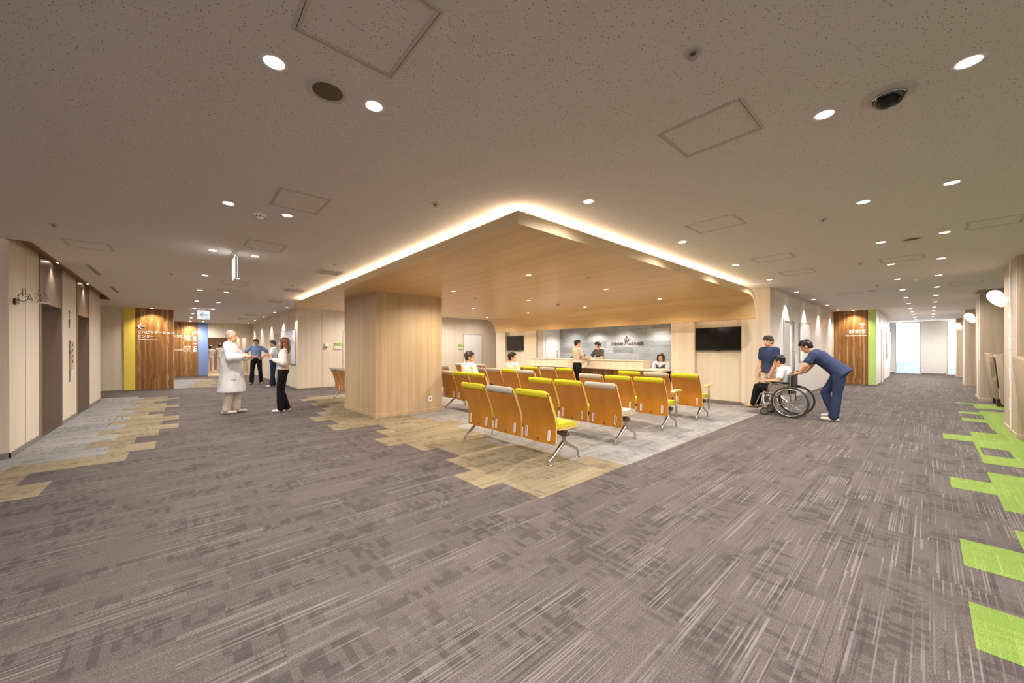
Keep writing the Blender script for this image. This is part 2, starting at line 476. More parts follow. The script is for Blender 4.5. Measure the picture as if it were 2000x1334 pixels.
# ================================================================== the setting
def build_floor():
    bm = BM()
    def quad(x0, x1, y0, y1, z, mi):
        f = bm.faces.new([bm.verts.new(p) for p in ((x0, y0, z), (x1, y0, z), (x1, y1, z), (x0, y1, z))]); f.material_index = mi
    quad(-9, 32, -8, 34, 0.0, 0)
    K, G, E = 0.0012, 0.0024, 0.0012
    # khaki and grey planks in the waiting area: per row (y0, y1, left edge, khaki-to-grey edge)
    rows = [(2.33, 2.86, 2.42, 3.84), (2.86, 3.385, 2.17, 3.60), (3.385, 3.93, 2.41, 3.60), (3.93, 4.465, 2.63, 3.36), (4.465, 5.0, 2.40, 3.60),
            (5.0, 5.56, 2.165, 3.60), (5.56, 6.11, 2.41, 3.85), (6.11, 6.58, 2.64, 3.60), (6.58, 7.10, 1.92, 3.48), (7.10, 7.65, 2.145, 3.36),
            (7.65, 8.18, 1.90, 3.36), (8.18, 8.78, 2.145, 3.60), (8.78, 9.28, 2.41, 3.36), (9.28, 9.79, 2.64, 3.60), (9.79, 10.31, 2.40, 3.85),
            (10.31, 10.86, 2.64, 3.60), (10.86, 11.38, 2.39, 3.85), (11.38, 11.73, 2.65, 3.60)]
    for y0, y1, a, b in rows:
        quad(a, b, y0, y1, K, 1)
        quad(b, 9.87, y0, y1, K, 2)
    # in front of the lifts: (y0, y1, outer edge, khaki-to-grey edge)
    left = [(4.95, 5.478, -1.48, -3), (5.478, 6.02, -0.99, -2.2), (6.02, 6.54, -1.23, -2.2), (6.54, 7.07, -0.51, -1.48), (7.07, 7.62, -0.27, -0.73), (7.62, 8.15, -0.51, -0.985),
            (8.15, 8.70, -0.27, -0.745), (8.70, 9.20, -0.03, -0.99), (9.20, 9.75, -0.26, -0.74), (9.75, 10.30, -0.03, -0.99), (10.30, 10.80, -0.27, -0.755),
            (10.80, 11.24, -0.51, -0.99), (11.24, 11.88, -0.27, -0.75), (11.88, 12.38, -0.03, -0.99), (12.38, 12.95, -0.27, -0.75), (12.95, 13.45, -0.51, -0.99),
            (13.45, 13.83, -0.27, -0.75), (13.83, 14.28, -0.03, -0.99), (14.28, 14.76, -0.28, -0.75)]
    for y0, y1, a, b in left:
        quad(b, a, y0, y1, K, 1)
        if b > -1.9: quad(-1.95, b, y0, y1, K, 2)
    quad(-1.95, -0.9, 14.76, 15.3, K, 2)
    # patch at the side passage further on
    far = [(17.5, 18.1, 1.1, 0.15), (18.1, 18.7, 0.85, 0.4), (18.7, 19.3, 1.35, 0.15), (19.3, 19.9, 1.1, 0.4), (19.9, 20.5, 1.6, 0.6), (20.5, 21.2, 1.1, 0.4), (21.2, 21.9, 1.35, 0.6), (21.9, 22.6, 0.85, 0.15)]
    for y0, y1, a, b in far:
        quad(b, a, y0, y1, K, 1); quad(-3.0, b, y0, y1, K, 2)
    # green planks along the sofas: (x0, x1, near edge)
    green = [(2.66, 3.13, -0.14, -1.1), (3.625, 4.12, -0.145, -1.1), (4.18, 4.605, -0.42, -1.1), (5.10, 5.575, -0.42, -1.4), (5.575, 6.03, -0.145, -1.6), (6.03, 6.535, -0.42, -1.6),
             (6.535, 7.035, -0.71, -1.6), (7.035, 7.475, -0.427, -3), (7.475, 8.03, -0.43, -3), (8.03, 8.50, -0.427, -3), (8.50, 9.015, -0.146, -3), (9.015, 9.525, -0.44, -3), (9.525, 9.96, -0.72, -3),
             (9.96, 10.84, -0.70, -3), (10.84, 11.29, -0.42, -3), (11.29, 12.05, -0.71, -3), (12.05, 12.42, -0.42, -3), (12.42, 12.80, -0.71, -3), (13.3, 14.23, -0.70, -3), (14.23, 14.40, -0.44, -3)]
    for x0, x1, y1, y0 in green: quad(x0, x1, y0, y1, E, 3)
    quad(7.56, 8.1, -0.70, -0.46, 0.0020, 0)
    o = struct('floor', bm, [MAT['carpet'], MAT['khaki'], MAT['grey'], MAT['green']])
    bm = BM(); box(bm, 1.05, 2.75, 24.32, 33.0, 0.0, 0.012)
    struct('floor_back_room', bm, MAT['pale_floor'])
build_floor()

def build_ceiling():
    bm = BM()
    t = CEIL + 0.12
    box(bm, -1.42, 32, -8, 34, CEIL, t)
    box(bm, -9, -1.42, -8, 7.55, CEIL, t)
    box(bm, -9, -1.6, 14.66, 34, CEIL, t); box(bm, -1.6, -1.42, 14.8, 34, CEIL, t)
    struct('ceiling', bm, MAT['ceiling'])
    bm = BM()                                           # brown slot above the lifts
    box(bm, -1.62, -1.40, 7.50, 14.85, CEIL + 0.09, CEIL + 0.12)
    box(bm, -1.425, -1.405, 7.55, 14.8, CEIL - 0.004, CEIL + 0.09)
    box(bm, -1.60, -1.42, 7.53, 7.55, CEIL - 0.004, CEIL + 0.09)
    box(bm, -1.60, -1.42, 14.80, 14.82, CEIL - 0.004, CEIL + 0.09)
    box(bm, -1.60, -1.42, 14.66, 14.80, CEIL - 0.004, CEIL + 0.085)
    struct('trim_1', bm, MAT['slot_brown'])
build_ceiling()

T = CEIL
def wall(name, boxes, mat):
    bm = BM()
    for b in boxes: box(bm, *b)
    return struct(name, bm, mat)

E1, E2 = (8.95, 10.34), (11.66, 13.0)                    # lift openings (y)
wall('wall_lifts', [(-9, -1.6, 7.65, E1[0], 0, T + .09), (-1.9, -1.6, E1[1], E2[0], 0, T + .09), (-9, -1.6, E2[1], 14.68, 0, T + .09), (-9, -1.9, E1[0], E2[1], 0, T + .09)], MAT['wall'])
wall('wall_left', [(-9, -0.17, 17.2, 17.5, 0, T)], MAT['wall'])
wall('wall_far_left', [(-3.0, 1.02, 24.2, 24.4, 0, T), (1.02, 2.87, 24.2, 24.4, 1.97, T), (2.72, 2.87, 24.2, 24.4, 0, 1.97)], MAT['wall'])
wall('wall_side_passage', [(-9, -3.0, 17.5, 24.4, 0, T)], MAT['wall'])
wall('wall_back_room', [(-1, 5, 33.0, 33.2, 0, T)], MAT['greyoak'])
wall('wall_back_room_right', [(2.75, 2.9, 24.4, 33, 0, T)], MAT['greyoak'])
wall('wall_back_room_left', [(0.2, 1.04, 28.6, 33, 0, T)], MAT['wall'])
wall('wall_consulting', [(2.87, 14.5, 13.8, 24.2, 0, T)], MAT['wall'])
wall('wall_north', [(11.6, 11.8, 11.9, 13.8, 0, T)], MAT['wall'])
XW = 9.85                                               # reception front
N_R, OP, N_L, YB, YE = (2.93, 4.00), (4.61, 9.62), (10.36, 11.47), 2.36, 12.04
wall('wall_reception', [(XW, XW + .3, YB, N_R[0], 0, T), (XW + .16, XW + .3, N_R[0], N_R[1], 0, T), (XW, XW + .3, N_R[1], OP[0], 0, T), (XW, XW + .3, OP[0], OP[1], 2.16, T),
     (XW, XW + .3, OP[1], N_L[0], 0, T), (XW + .16, XW + .3, N_L[0], N_L[1], 0, T), (XW, XW + .3, N_L[1], YE, 0, T), (XW + .3, 12, YE - .14, YE, 0, T)], MAT['wall'])
wall('wall_corridor', [(XW + .3, 18.5, YB, YB + .14, 0, T)], MAT['corridor'])
# reception room behind the counter
wall('wall_reception_side', [(XW + .3, 11.3, OP[1], OP[1] + .15, 0, 2.3), (XW + .3, 11.3, OP[0] - .2, OP[0] - .05, 0, 2.3)], MAT['white'])
wall('ceiling_reception', [(XW, 11.3, OP[0] - .2, OP[1] + .15, 2.16, 2.3)], MAT['white'])
wall('wall_slate', [(11.12, 11.3, OP[0] - .05, OP[1], 0, 2.16)], MAT['stone'])
# right corridor
wall('wall_corridor_end', [(18.3, 18.5, 1.25, YB, 0, T)], MAT['wall'])
wall('wall_right_passage', [(18.5, 25.2, 1.222, 1.38, 0, T), (18.3, 18.5, 1.222, 1.25, 0, T)], MAT['white'])
wall('wall_passage_end', [(25.2, 28.5, 3.0, 3.2, 0, T)], MAT['white'])
W1, W2 = (0.25, 1.19), (-1.55, -0.60)
wall('wall_window', [(28.5, 28.8, W1[1], 3.2, 0, T), (28.5, 28.8, W2[1], W1[0], 0, T), (28.5, 28.8, -3.2, W2[0], 0, T)], MAT['white'])
wall('wall_south', [(4.5, 28.8, -3.2, -3.0, 0, T)], MAT['wall'])

def column(name, x0, x1, y0, y1, zt, mat, label_mat=None):
    bm = BM(); box(bm, x0, x1, y0, y1, 0.0, zt); o = struct(name, bm, mat)
    bm = BM(); e = 0.012
    box(bm, x0 - e, x1 + e, y0 - e, y1 + e, 0.0, 0.075)
    s = obj('skirting', bm, mat, o, bevel=0.004)
    return o
oc = column('column_1', 2.84, 4.33, 7.19, 9.02, CEIL, MAT['oak'])
for i, (a, b) in enumerate(((9.2, 10.58), (15.1, 16.4), (20.9, 22.15), (26.75, 28.0))):
    c = column('column_%d' % (i + 2), a, b, -2.4, -0.87, CEIL, MAT['greyoak'])
    # white jointed strip let into the corridor face
    xs = a + 0.58
    bm = BM()
    zz = 0.09
    k = 0
    while zz < CEIL - 0.05:
        hh = 0.21 if k % 2 else 0.27
        box(bm, xs, xs + 0.07, -0.871, -0.858 + 0.004 * (k % 2), zz, min(zz + hh - 0.008, CEIL)); zz += hh; k += 1
    obj('strip', bm, MAT['white'], c)

# skirtings
def skirt(name, boxes):
    bm = BM()
    for b in boxes: box(bm, *b)
    return struct(name, bm, MAT['base'])
e = 0.012; hb = 0.07
skirt('baseboard_lifts', [(-9, -1.6 + e, 7.65 - e, 7.65, 0, hb), (-1.6, -1.6 + e, 7.65 - e, E1[0], 0, hb), (-1.6, -1.6 + e, E1[1], E2[0], 0, hb), (-1.6, -1.6 + e, E2[1], 14.68, 0, hb)])
skirt('baseboard_left', [(-9, -0.17, 17.2 - e, 17.2, 0, hb), (-3.0, 1.02, 24.2 - e, 24.2, 0, hb)])
skirt('baseboard_consulting', [(2.87 - e, 2.87, 13.8 - e, 16.7, 0, hb), (2.87 - e, 2.87, 17.85, 24.2, 0, hb), (2.87 - e, 4.28, 13.8 - e, 13.8, 0, hb), (5.4, 9.4, 13.8 - e, 13.8, 0, hb), (10.42, 11.6, 13.8 - e, 13.8, 0, hb)])
skirt('baseboard_reception', [(XW - e, XW, YB - e, N_R[0], 0, hb), (XW + .16 - e, XW + .16, N_R[0], N_R[1], 0, hb), (XW - e, XW, N_R[1], OP[0], 0, hb), (XW - e, XW, OP[1], N_L[0], 0, hb), (XW - e, XW, N_L[1], YE, 0, hb)])
skirt('baseboard_corridor', [(XW, 11.0, YB - e, YB, 0, hb), (12.05, 18.3, YB - e, YB, 0, hb), (18.3 - e, 18.3, 1.222, YB, 0, hb), (18.3, 20.2, 1.222 - e, 1.222, 0, hb), (21.2, 25.2, 1.222 - e, 1.222, 0, hb)])
skirt('baseboard_window', [(28.5 - e, 28.5, W2[1], W1[0], 0, hb), (28.5 - e, 28.5, W1[1], 3.0, 0, hb)])

# panel joints on the laminate walls (thin raised lines)
bm = BM()
for y in (3.6, 5.55, 7.4, 8.45):                       # x positions on the consulting wall (facing the seats)
    box(bm, y, y + 0.008, 13.797, 13.8, hb, T)
for y in (10.05,): pass
box(bm, -1.602, -1.597, 8.3, 8.306, hb, T)
struct('trim_2', bm, m_plain('joint_line', srgb(172, 148, 118), 0.6))

# ------------------------------------------------------------------ windows
def window(n, y0, y1):
    bm = BM(); w = 0.05
    x0, x1 = 28.52, 28.60
    box(bm, x0, x1, y0, y0 + w, 0.0, T); box(bm, x0, x1, y1 - w, y1, 0.0, T)
    box(bm, x0, x1, y0 + w, y1 - w, T - 0.06, T); box(bm, x0, x1, y0 + w, y1 - w, 0.0, 0.05); box(bm, x0, x1, y0 + w, y1 - w, 1.06, 1.11)
    fr = struct('window_%d' % n, bm, m_plain('window_frame_%d' % n, srgb(208, 208, 210), 0.4, 0.3))
    bm = BM(); box(bm, 28.55, 28.57, y0 + w, y1 - w, 1.11, T - 0.06); obj('upper_pane', bm, MAT['win_white'], fr)
    bm = BM(); box(bm, 28.55, 28.57, y0 + w, y1 - w, 0.64, 1.06); obj('middle_pane', bm, MAT['win_white'], fr)
    bm = BM(); box(bm, 28.55, 28.57, y0 + w, y1 - w, 0.05, 0.64); obj('lower_pane', bm, MAT['win_blue'], fr)
window(1, *W1); window(2, *W2)

# ------------------------------------------------------------------ doors
def door(n, p0, p1, ax, plane, side, z1, mat, handle_at=None, frame=MAT['trim']):
    """ax='x': door lies along x at y=plane; side = -1/+1 towards the room"""
    def bx(bm, a, b, d0, d1, z0, zz):
        lo, hi = sorted((plane + side * d0, plane + side * d1))
        if ax == 'x': box(bm, a, b, lo, hi, z0, zz)
        else: box(bm, lo, hi, a, b, z0, zz)
    bm = BM(); w = 0.045
    bx(bm, p0 - w, p0, 0, 0.02, 0, z1 + w); bx(bm, p1, p1 + w, 0, 0.02, 0, z1 + w); bx(bm, p0, p1, 0, 0.02, z1, z1 + w)
    d = struct('door_%d' % n, bm, frame)
    bm = BM(); bx(bm, p0, p1, 0, 0.008, 0.005, z1); obj('door_leaf', bm, mat, d)
    if handle_at is not None:
        bm = BM(); q = lambda t, dd, z: (t, plane + side * dd, z) if ax == 'x' else (plane + side * dd, t, z)
        tube(bm, [q(handle_at, 0.008, 1.28), q(handle_at, 0.05, 1.28), q(handle_at, 0.05, 0.78), q(handle_at, 0.008, 0.78)], 0.012, 8)
        obj('handle', bm, MAT['steel'], d, smooth=True)
    return d
door(1, 9.43, 10.41, 'x', 13.8, -1, 2.0, MAT['white'], 9.53)
door(2, 4.32, 5.30, 'x', 13.8, -1, 1.98, MAT['white'], 4.42)
dd = door(3, 16.74, 17.80, 'y', 2.87, -1, 2.0, MAT['silver'], 16.9, MAT['wall'])
door(4, 11.05, 12.0, 'x', YB, -1, 2.03, MAT['door_grey'], 11.87, MAT['trim'])
bm = BM(); box(bm, 11.62, 11.74, YB - 0.012, YB - 0.004, 0.15, 1.95)
obj('glass_slit', bm, m_plain('frosted_glass', srgb(236, 238, 242), 0.2), bpy.data.objects['door_4'])
door(5, 20.25, 21.15, 'x', 1.222, -1, 2.02, MAT['white'], None, MAT['greyoak'])
door(6, 10.32, 10.96, 'x', OP[1], -1, 1.98, MAT['white'], 10.90, MAT['white'])

# ------------------------------------------------------------------ wall colour panels with lettering
def text_obj(name, s, size, origin, right, mat, parent=None, align='LEFT', bold=0.0, ext=0.002, sx=1.0, vert=False, space=1.0):
    cu = bpy.data.curves.new(name, 'FONT')
    cu.body = s; cu.size = size; cu.align_x = align; cu.extrude = ext; cu.offset = bold
    cu.resolution_u = 2; cu.space_character = space; cu.space_line = 0.92
    o = bpy.data.objects.new(name, cu); COL.objects.link(o)
    dg = bpy.context.evaluated_depsgraph_get()
    me = bpy.data.meshes.new_from_object(o.evaluated_get(dg))
    bpy.data.objects.remove(o); bpy.data.curves.remove(cu)
    r = Vector(right).normalized(); u = Vector((0, 0, 1)); n = r.cross(u)
    M4 = Matrix(((r.x, u.x, n.x, origin[0]), (r.y, u.y, n.y, origin[1]), (r.z, u.z, n.z, origin[2]), (0, 0, 0, 1))) @ Matrix.Diagonal((sx, 1, 1, 1))
    me.transform(M4)
    me.materials.clear()
    o = link(name, me, mat, parent)
    return o

def strokes(name, polys, origin, right, r, mat, parent=None, scale=1.0, seg=6):
    """line drawing (arrows, pictograms) from little tubes on a plane"""
    rt = Vector(right).normalized(); up = Vector((0, 0, 1)); bm = BM()
    for pl_ in polys:
        closed = pl_[0] == pl_[-1] and len(pl_) > 2
        pts = [Vector(origin) + rt * (a * scale) + up * (b * scale) for a, b in (pl_[:-1] if closed else pl_)]
        tube(bm, pts, r, seg, closed=closed)
    return obj(name, bm, mat, parent)

# left: walnut wall with yellow strip
o = tag(link('wall_panel', bpy.data.meshes.new('x')), 'walnut wall panel lettered for the rehabilitation centre beside the yellow strip', 'wall panel')
def remesh_into(o, bm, mat):
    bmesh.ops.recalc_face_normals(bm, faces=bm.faces[:]); bm.to_mesh(o.data); bm.free(); o.data.materials.append(mat)
bm = BM(); box(bm, -1.10, -0.175, 17.17, 17.2, 0.05, T); remesh_into(o, bm, MAT['teak'])
RX = (1, 0, 0)
yy = 17.168
strokes('arrow', [[(0.17, 0), (0, 0)], [(0.085, 0.085), (0, 0), (0.085, -0.085)]], (-1.05, yy, 2.12), RX, 0.013, MAT['letter_white'], o)
text_obj('lettering', 'リハビリテーション', 0.100, (-1.06, yy, 1.90), RX, MAT['letter_white'], o, bold=0.0015)
text_obj('lettering', 'センター', 0.100, (-1.06, yy, 1.765), RX, MAT['letter_white'], o, bold=0.0015)
text_obj('lettering', 'Rehabilitation Center', 0.055, (-1.05, yy, 1.68), RX, MAT['letter_white'], o, bold=0.001)
o = tag(link('colour_panel', bpy.data.meshes.new('x')), 'narrow yellow wall strip left of the walnut rehabilitation panel', 'wall panel')
bm = BM(); box(bm, -1.36, -1.102, 17.172, 17.197, 0.05, T - .003); remesh_into(o, bm, MAT['yellow'])
# far left: walnut wall with blue strip
o = tag(link('wall_panel', bpy.data.meshes.new('x')), 'distant walnut wall panel lettered A B C D beside the blue strip', 'wall panel')
bm = BM(); box(bm, -0.35, 0.64, 24.17, 24.2, 0.07, T); remesh_into(o, bm, MAT['teak'])
yy = 24.168
strokes('arrow', [[(0, -0.10), (0, 0.06), (0.16, 0.06)], [(0.09, 0.14), (0.17, 0.06), (0.09, -0.02)]], (0.44, yy, 2.14), RX, 0.013, MAT['letter_white'], o)
strokes('arrow', [[(0, -0.07), (0, 0.06)], [(-0.07, 0.0), (0, 0.07), (0.07, 0.0)]], (0.525, yy, 1.63), RX, 0.013, MAT['letter_white'], o)
for s, z_ in (('A', 1.94), ('B', 1.80), ('C', 1.41), ('D', 1.26)):
    text_obj('lettering', s, 0.165, (0.525, yy, z_), RX, MAT['letter_white'], o, 'CENTER', bold=0.008)
for s, sz, z_ in (('心電図・超音波', 0.088, 2.0), ('Electrocardiogram Ultrasonography', 0.036, 1.95), ('採血', 0.088, 1.85), ('Blood test', 0.036, 1.80), ('健診室', 0.088, 1.47), ('Health checkup room', 0.036, 1.42), ('内視鏡センター', 0.088, 1.315), ('Endoscopy center', 0.036, 1.265)):
    text_obj('lettering', s, sz, (0.38, yy, z_), RX, MAT['letter_white'], o, 'RIGHT', bold=0.0)
o = tag(link('colour_panel', bpy.data.meshes.new('x')), 'light blue wall strip right of the distant A B C D panel', 'wall panel')
bm = BM(); box(bm, 0.642, 1.02, 24.172, 24.197, 0.07, T - .003); remesh_into(o, bm, MAT['blue'])
o = tag(link('colour_panel', bpy.data.meshes.new('x')), 'deep blue strip with a white letter C in the room beyond the corridor', 'wall panel')
bm = BM(); box(bm, 1.045, 1.062, 28.62, 29.6, 0.1, 2.3); remesh_into(o, bm, MAT['deepblue'])
text_obj('lettering', 'C', 0.40, (1.068, 29.1, 1.45), (0, 1, 0), MAT['letter_white'], o, 'CENTER', bold=0.02)
# right: walnut wall with green strip
o = tag(link('wall_panel', bpy.data.meshes.new('x')), 'walnut wall panel lettered for the examination room beside the green strip', 'wall panel')
bm = BM(); box(bm, 18.27, 18.3, 1.432, YB - 0.002, 0.05, T); remesh_into(o, bm, MAT['teak'])
RY = (0, -1, 0); xx = 18.268
strokes('arrow', [[(0, -0.11), (0, 0.09)], [(-0.10, 0.02), (0, 0.10), (0.10, 0.02)]], (xx, 1.58, 2.16), RY, 0.013, MAT['letter_white'], o)
text_obj('lettering', '診察室', 0.155, (xx, 1.475, 1.90), RY, MAT['letter_white'], o, 'RIGHT', bold=0.001)
text_obj('lettering', 'Examination Room', 0.072, (xx, 1.475, 1.79), RY, MAT['letter_white'], o, 'RIGHT', bold=0.002)
o = tag(link('colour_panel', bpy.data.meshes.new('x')), 'lime green wall strip right of the walnut examination panel', 'wall panel')
bm = BM(); box(bm, 18.275, 18.3, 1.222, 1.432, 0.05, T); remesh_into(o, bm, MAT['greenp'])
# hospital name on the slate
hs = thing('wall_sign', 'bronze hospital name letters with an emblem on the grey slate wall', 'sign', (11.115, 6.71, 1.66))
YS = lambda px_: 0
text_obj('lettering', '交雄会新さっぽろ病院', 0.122, (-0.004, 0.0, -0.185), RY, MAT['letter_bronze'], hs, 'CENTER', bold=0.0005, ext=0.004)
em = [[(0.085 * math.cos(math.radians(a)), 0.085 * math.sin(math.radians(a))) for a in range(160, 381, 20)], [(0, -0.085), (0, 0.10)], [(-0.05, 0.03), (0, 0.12), (0.05, 0.03)], [(-0.06, -0.01), (0.06, -0.01)]]
strokes('emblem', em, (-0.006, 0.0, 0.0), RY, 0.010, MAT['letter_bronze'], hs)

# ------------------------------------------------------------------ boards, small wall plates
def wallboard(name, label, x0, x1, y0, y1, z0, z1, frame_ax):
    t = thing(name, label, 'board', ((x0 + x1) / 2, (y0 + y1) / 2, z0))
    c = Vector(t.location); bm = BM(); box(bm, x0 - c.x, x1 - c.x, y0 - c.y, y1 - c.y, 0, z1 - z0)
    obj('board_face', bm, MAT['board'], t, bevel=0.004)
    bm = BM(); w = 0.012
    if frame_ax == 'y':
        for a, b, zz0, zz1 in ((y0 - w, y0, -w, z1 - z0 + w), (y1, y1 + w, -w, z1 - z0 + w), (y0, y1, -w, 0), (y0, y1, z1 - z0, z1 - z0 + w)): box(bm, x0 - c.x, x1 - c.x, a - c.y, b - c.y, zz0, zz1)
    else:
        for a, b, zz0, zz1 in ((x0 - w, x0, -w, z1 - z0 + w), (x1, x1 + w, -w, z1 - z0 + w), (x0, x1, -w, 0), (x0, x1, z1 - z0, z1 - z0 + w)): box(bm, a - c.x, b - c.x, y0 - c.y, y1 - c.y, zz0, zz1)
    obj('frame', bm, MAT['alu'], t)
    return t
wallboard('notice_board', 'large white notice board on the left corridor wall behind the long-haired woman', 2.835, 2.868, 14.02, 16.3, 0.85, 2.02, 'y')
wallboard('notice_board', 'pale notice board on the right corridor wall behind the stooping nurse', 12.62, 13.92, YB - 0.034, YB - 0.002, 0.99, 2.05, 'x')
wallboard('notice_board', 'white board on the far white wall near the windows', 22.6, 24.6, 1.17, 1.22, 0.95, 2.05, 'x')

def plate(label, x, y, z, w, h, nrm):
    t = thing('room_sign', label, 'sign', (x, y, z))
    bm = BM(); box(bm, -w / 2, w / 2, -0.03, 0, 0, h * 0.55); obj('plate', bm, MAT['wall'], t, bevel=0.003)
    bm = BM(); box(bm, -w / 2 + 0.02, w / 2 + 0.03, -0.034, 0, h * 0.55, h); obj('name_strip', bm, MAT['sign_green'], t, bevel=0.003)
    bm = BM(); box(bm, w / 2 - 0.05, w / 2 - 0.02, -0.036, -0.034, h * 0.65, h * 0.85); obj('symbol', bm, MAT['letter_white'], t)
    return t
plate('green topped room sign left of the white door behind the seats', 9.24, 13.8, 1.35, 0.25, 0.21, 0)
plate('green topped room sign on the cream wall left of the oak column', 4.11, 13.8, 1.36, 0.25, 0.22, 0)
t = thing('wall_dispenser', 'small white dispenser on the cream wall left of the green topped sign', 'dispenser', (3.74, 13.8, 1.45))
bm = BM(); box(bm, -0.05, 0.05, -0.09, 0, 0, 0.11); obj('case', bm, MAT['white'], t, bevel=0.012)
bm = BM(); box(bm, -0.03, 0.035, -0.085, -0.02, -0.03, 0.0); obj('nozzle', bm, MAT['rubber'], t, bevel=0.004)
def outlet(label, x, y, z, ax, side, n_holes=2):
    t = thing('wall_outlet', label, 'outlet', (x, y, z))
    def bx(bm, a, b, d0, d1, z0, z1):
        lo, hi = sorted((side * d0, side * d1))
        box(bm, a, b, lo, hi, z0, z1) if ax == 'x' else box(bm, lo, hi, a, b, z0, z1)
    bm = BM(); bx(bm, -0.038, 0.038, 0, 0.008, -0.06, 0.06); obj('cover', bm, MAT['white'], t, bevel=0.003)
    bm = BM(); bx(bm, -0.014, 0.014, 0.008, 0.0095, -0.032, 0.032); obj('socket', bm, MAT['rubber'], t)
    return t
outlet('white power outlet low on the front of the oak column', 4.03, 7.19, 0.28, 'x', -1)
outlet('left one of two white outlets low on the right corridor wall behind the wheelchair', 13.1, YB, 0.33, 'x', -1)
outlet('right one of two white outlets low on the right corridor wall behind the wheelchair', 14.0, YB, 0.33, 'x', -1)
outlet('white outlet low on the left corridor wall beside the man with folded arms', 2.87, 19.6, 0.40, 'y', -1)
t = thing('wall_switches', 'pair of small white switch plates beside the right corridor door', 'switch', (12.33, YB, 1.28))
for z_ in (0, 0.12):
    bm = BM(); box(bm, -0.05, 0.05, -0.01, 0, z_ - 0.05, z_ + 0.05); obj('switch_plate', bm, MAT['white'], t, bevel=0.003)
# ================================================================== canopy over the seats
def build_canopy():
    t = thing('ceiling_canopy', 'honey oak canopy over the waiting seats with a glowing edge and curved drop', 'canopy', (5.8, 7.0, 2.49))
    ox, oy, oz = 5.8, 7.0, 2.49
    low = [(2.29, 2.49), (8.62, 2.49), (8.78, 2.488), (8.90, 2.476), (9.00, 2.452), (9.08, 2.41), (9.15, 2.35), (9.205, 2.275), (9.245, 2.19), (9.272, 2.10), (9.29, 2.0)]
    up = [(2.29, 2.612), (8.62, 2.612), (8.80, 2.610), (8.95, 2.598), (9.07, 2.568), (9.17, 2.515), (9.25, 2.44), (9.31, 2.35), (9.355, 2.24), (9.385, 2.13), (9.405, 2.0)]
    Y0, Y1 = 2.48, 11.40
    bm = BM(); n = len(low)
    rows = []
    for y in (Y0, Y1):
        rows.append(([bm.verts.new((x - ox, y - oy, z - oz)) for x, z in low], [bm.verts.new((x - ox, y - oy, z - oz)) for x, z in up]))
    (la, ua), (lb, ub) = rows
    for i in range(n - 1):
        bm.faces.new((la[i], la[i + 1], lb[i + 1], lb[i])); bm.faces.new((ua[i], ub[i], ub[i + 1], ua[i + 1]))
        bm.faces.new((la[i], ua[i], ua[i + 1], la[i + 1])); bm.faces.new((lb[i], lb[i + 1], ub[i + 1], ub[i]))
    bm.faces.new((la[0], lb[0], ub[0], ua[0])); bm.faces.new((la[-1], ua[-1], ub[-1], lb[-1]))
    so = obj('soffit', bm, [MAT['canopy'], MAT['fascia']], t, smooth=40)
    for p in so.data.polygons:
        if abs(p.normal.y) > 0.8 or (p.normal.x < -0.8 and p.center.x < -3): p.material_index = 1  # edge faces get the wood with the light painted in
    # light strips lying on the top, set back from the edges
    def strip(x0, x1, y0, y1, z=2.618):
        bm = BM(); box(bm, x0 - ox, x1 - ox, y0 - oy, y1 - oy, z - oz, z + 0.012 - oz); obj('light_strip', bm, MAT['cove'], t)
    strip(2.44, 8.75, 2.60, 2.63)
    strip(2.41, 2.44, 2.63, 11.30)
    strip(2.44, 8.75, 11.27, 11.30)
    # strip behind the curved drop, washing the wall
    bm = BM()
    tube(bm, [(x + 0.02 - ox, 2.62 - oy, z + 0.004 - oz) for x, z in up[2:9]], 0.010, 6)
    obj('light_strip', bm, MAT['cove'], t)
    bm = BM(); box(bm, 9.42 - ox, 9.432 - ox, 2.62 - oy, 11.3 - oy, 2.2 - oz, 2.212 - oz); obj('light_strip', bm, m_emit('cove_strip_soft', (1, .86, .62, 1), 9.0), t)
    # hangers up to the slab
    for x, y in ((3.4, 3.6), (3.4, 10.3), (8.4, 3.6), (8.4, 10.3), (6, 7)):
        bm = BM(); tube(bm, [(x - ox, y - oy, 2.612 - oz), (x - ox, y - oy, CEIL - oz)], 0.012, 6); obj('hanger', bm, MAT['steel'], t)
build_canopy()
def access_ring(): pass

# ================================================================== ceiling fittings
def downlight(label, x, y, z, watts, col, r=0.042, group=None, spot=172, warm=False, blend=0.75):
    t = thing('downlight', label, 'ceiling light', (x, y, z), 0, group)
    bm = BM(); lathe(bm, [(r, 0.0), (r + 0.012, -0.004), (r + 0.016, 0.0)], (0, 0, 0), 18); obj('trim_ring', bm, MAT['white'], t, smooth=True)
    bm = BM(); lathe(bm, [(0, -0.002), (r, -0.002), (r, 0.0), (0, 0.0)], (0, 0, 0), 18); obj('lens', bm, MAT['lens_warm' if warm else 'lens'], t)
    L = bpy.data.lights.new('lamp', 'SPOT'); L.energy = watts; L.color = col; L.spot_size = math.radians(spot); L.spot_blend = blend; L.shadow_soft_size = 0.04
    lo = bpy.data.objects.new('lamp', L); COL.objects.link(lo); lo.parent = t; lo.location = (0, 0, -0.012)
    return t
ORD = ['nearest', 'second', 'third', 'fourth', 'fifth', 'sixth', 'seventh', 'eighth', 'ninth', 'tenth', 'eleventh', 'twelfth']
zc = CEIL
LY = [2.076, 4.356, 6.563, 8.85, 11.12, 13.66, 16.05, 18.47, 20.95, 23.31]
for i, y in enumerate(LY):
    downlight('%s downlight from the camera in the left line over the lift-side corridor' % ORD[i], 0.335, y, zc, SPOT_W, NEUTRAL, group='lift corridor downlights')
    downlight('%s downlight from the camera in the right line over the lift-side corridor' % ORD[i], 0.815, y, zc, SPOT_W, NEUTRAL, group='lift corridor downlights')
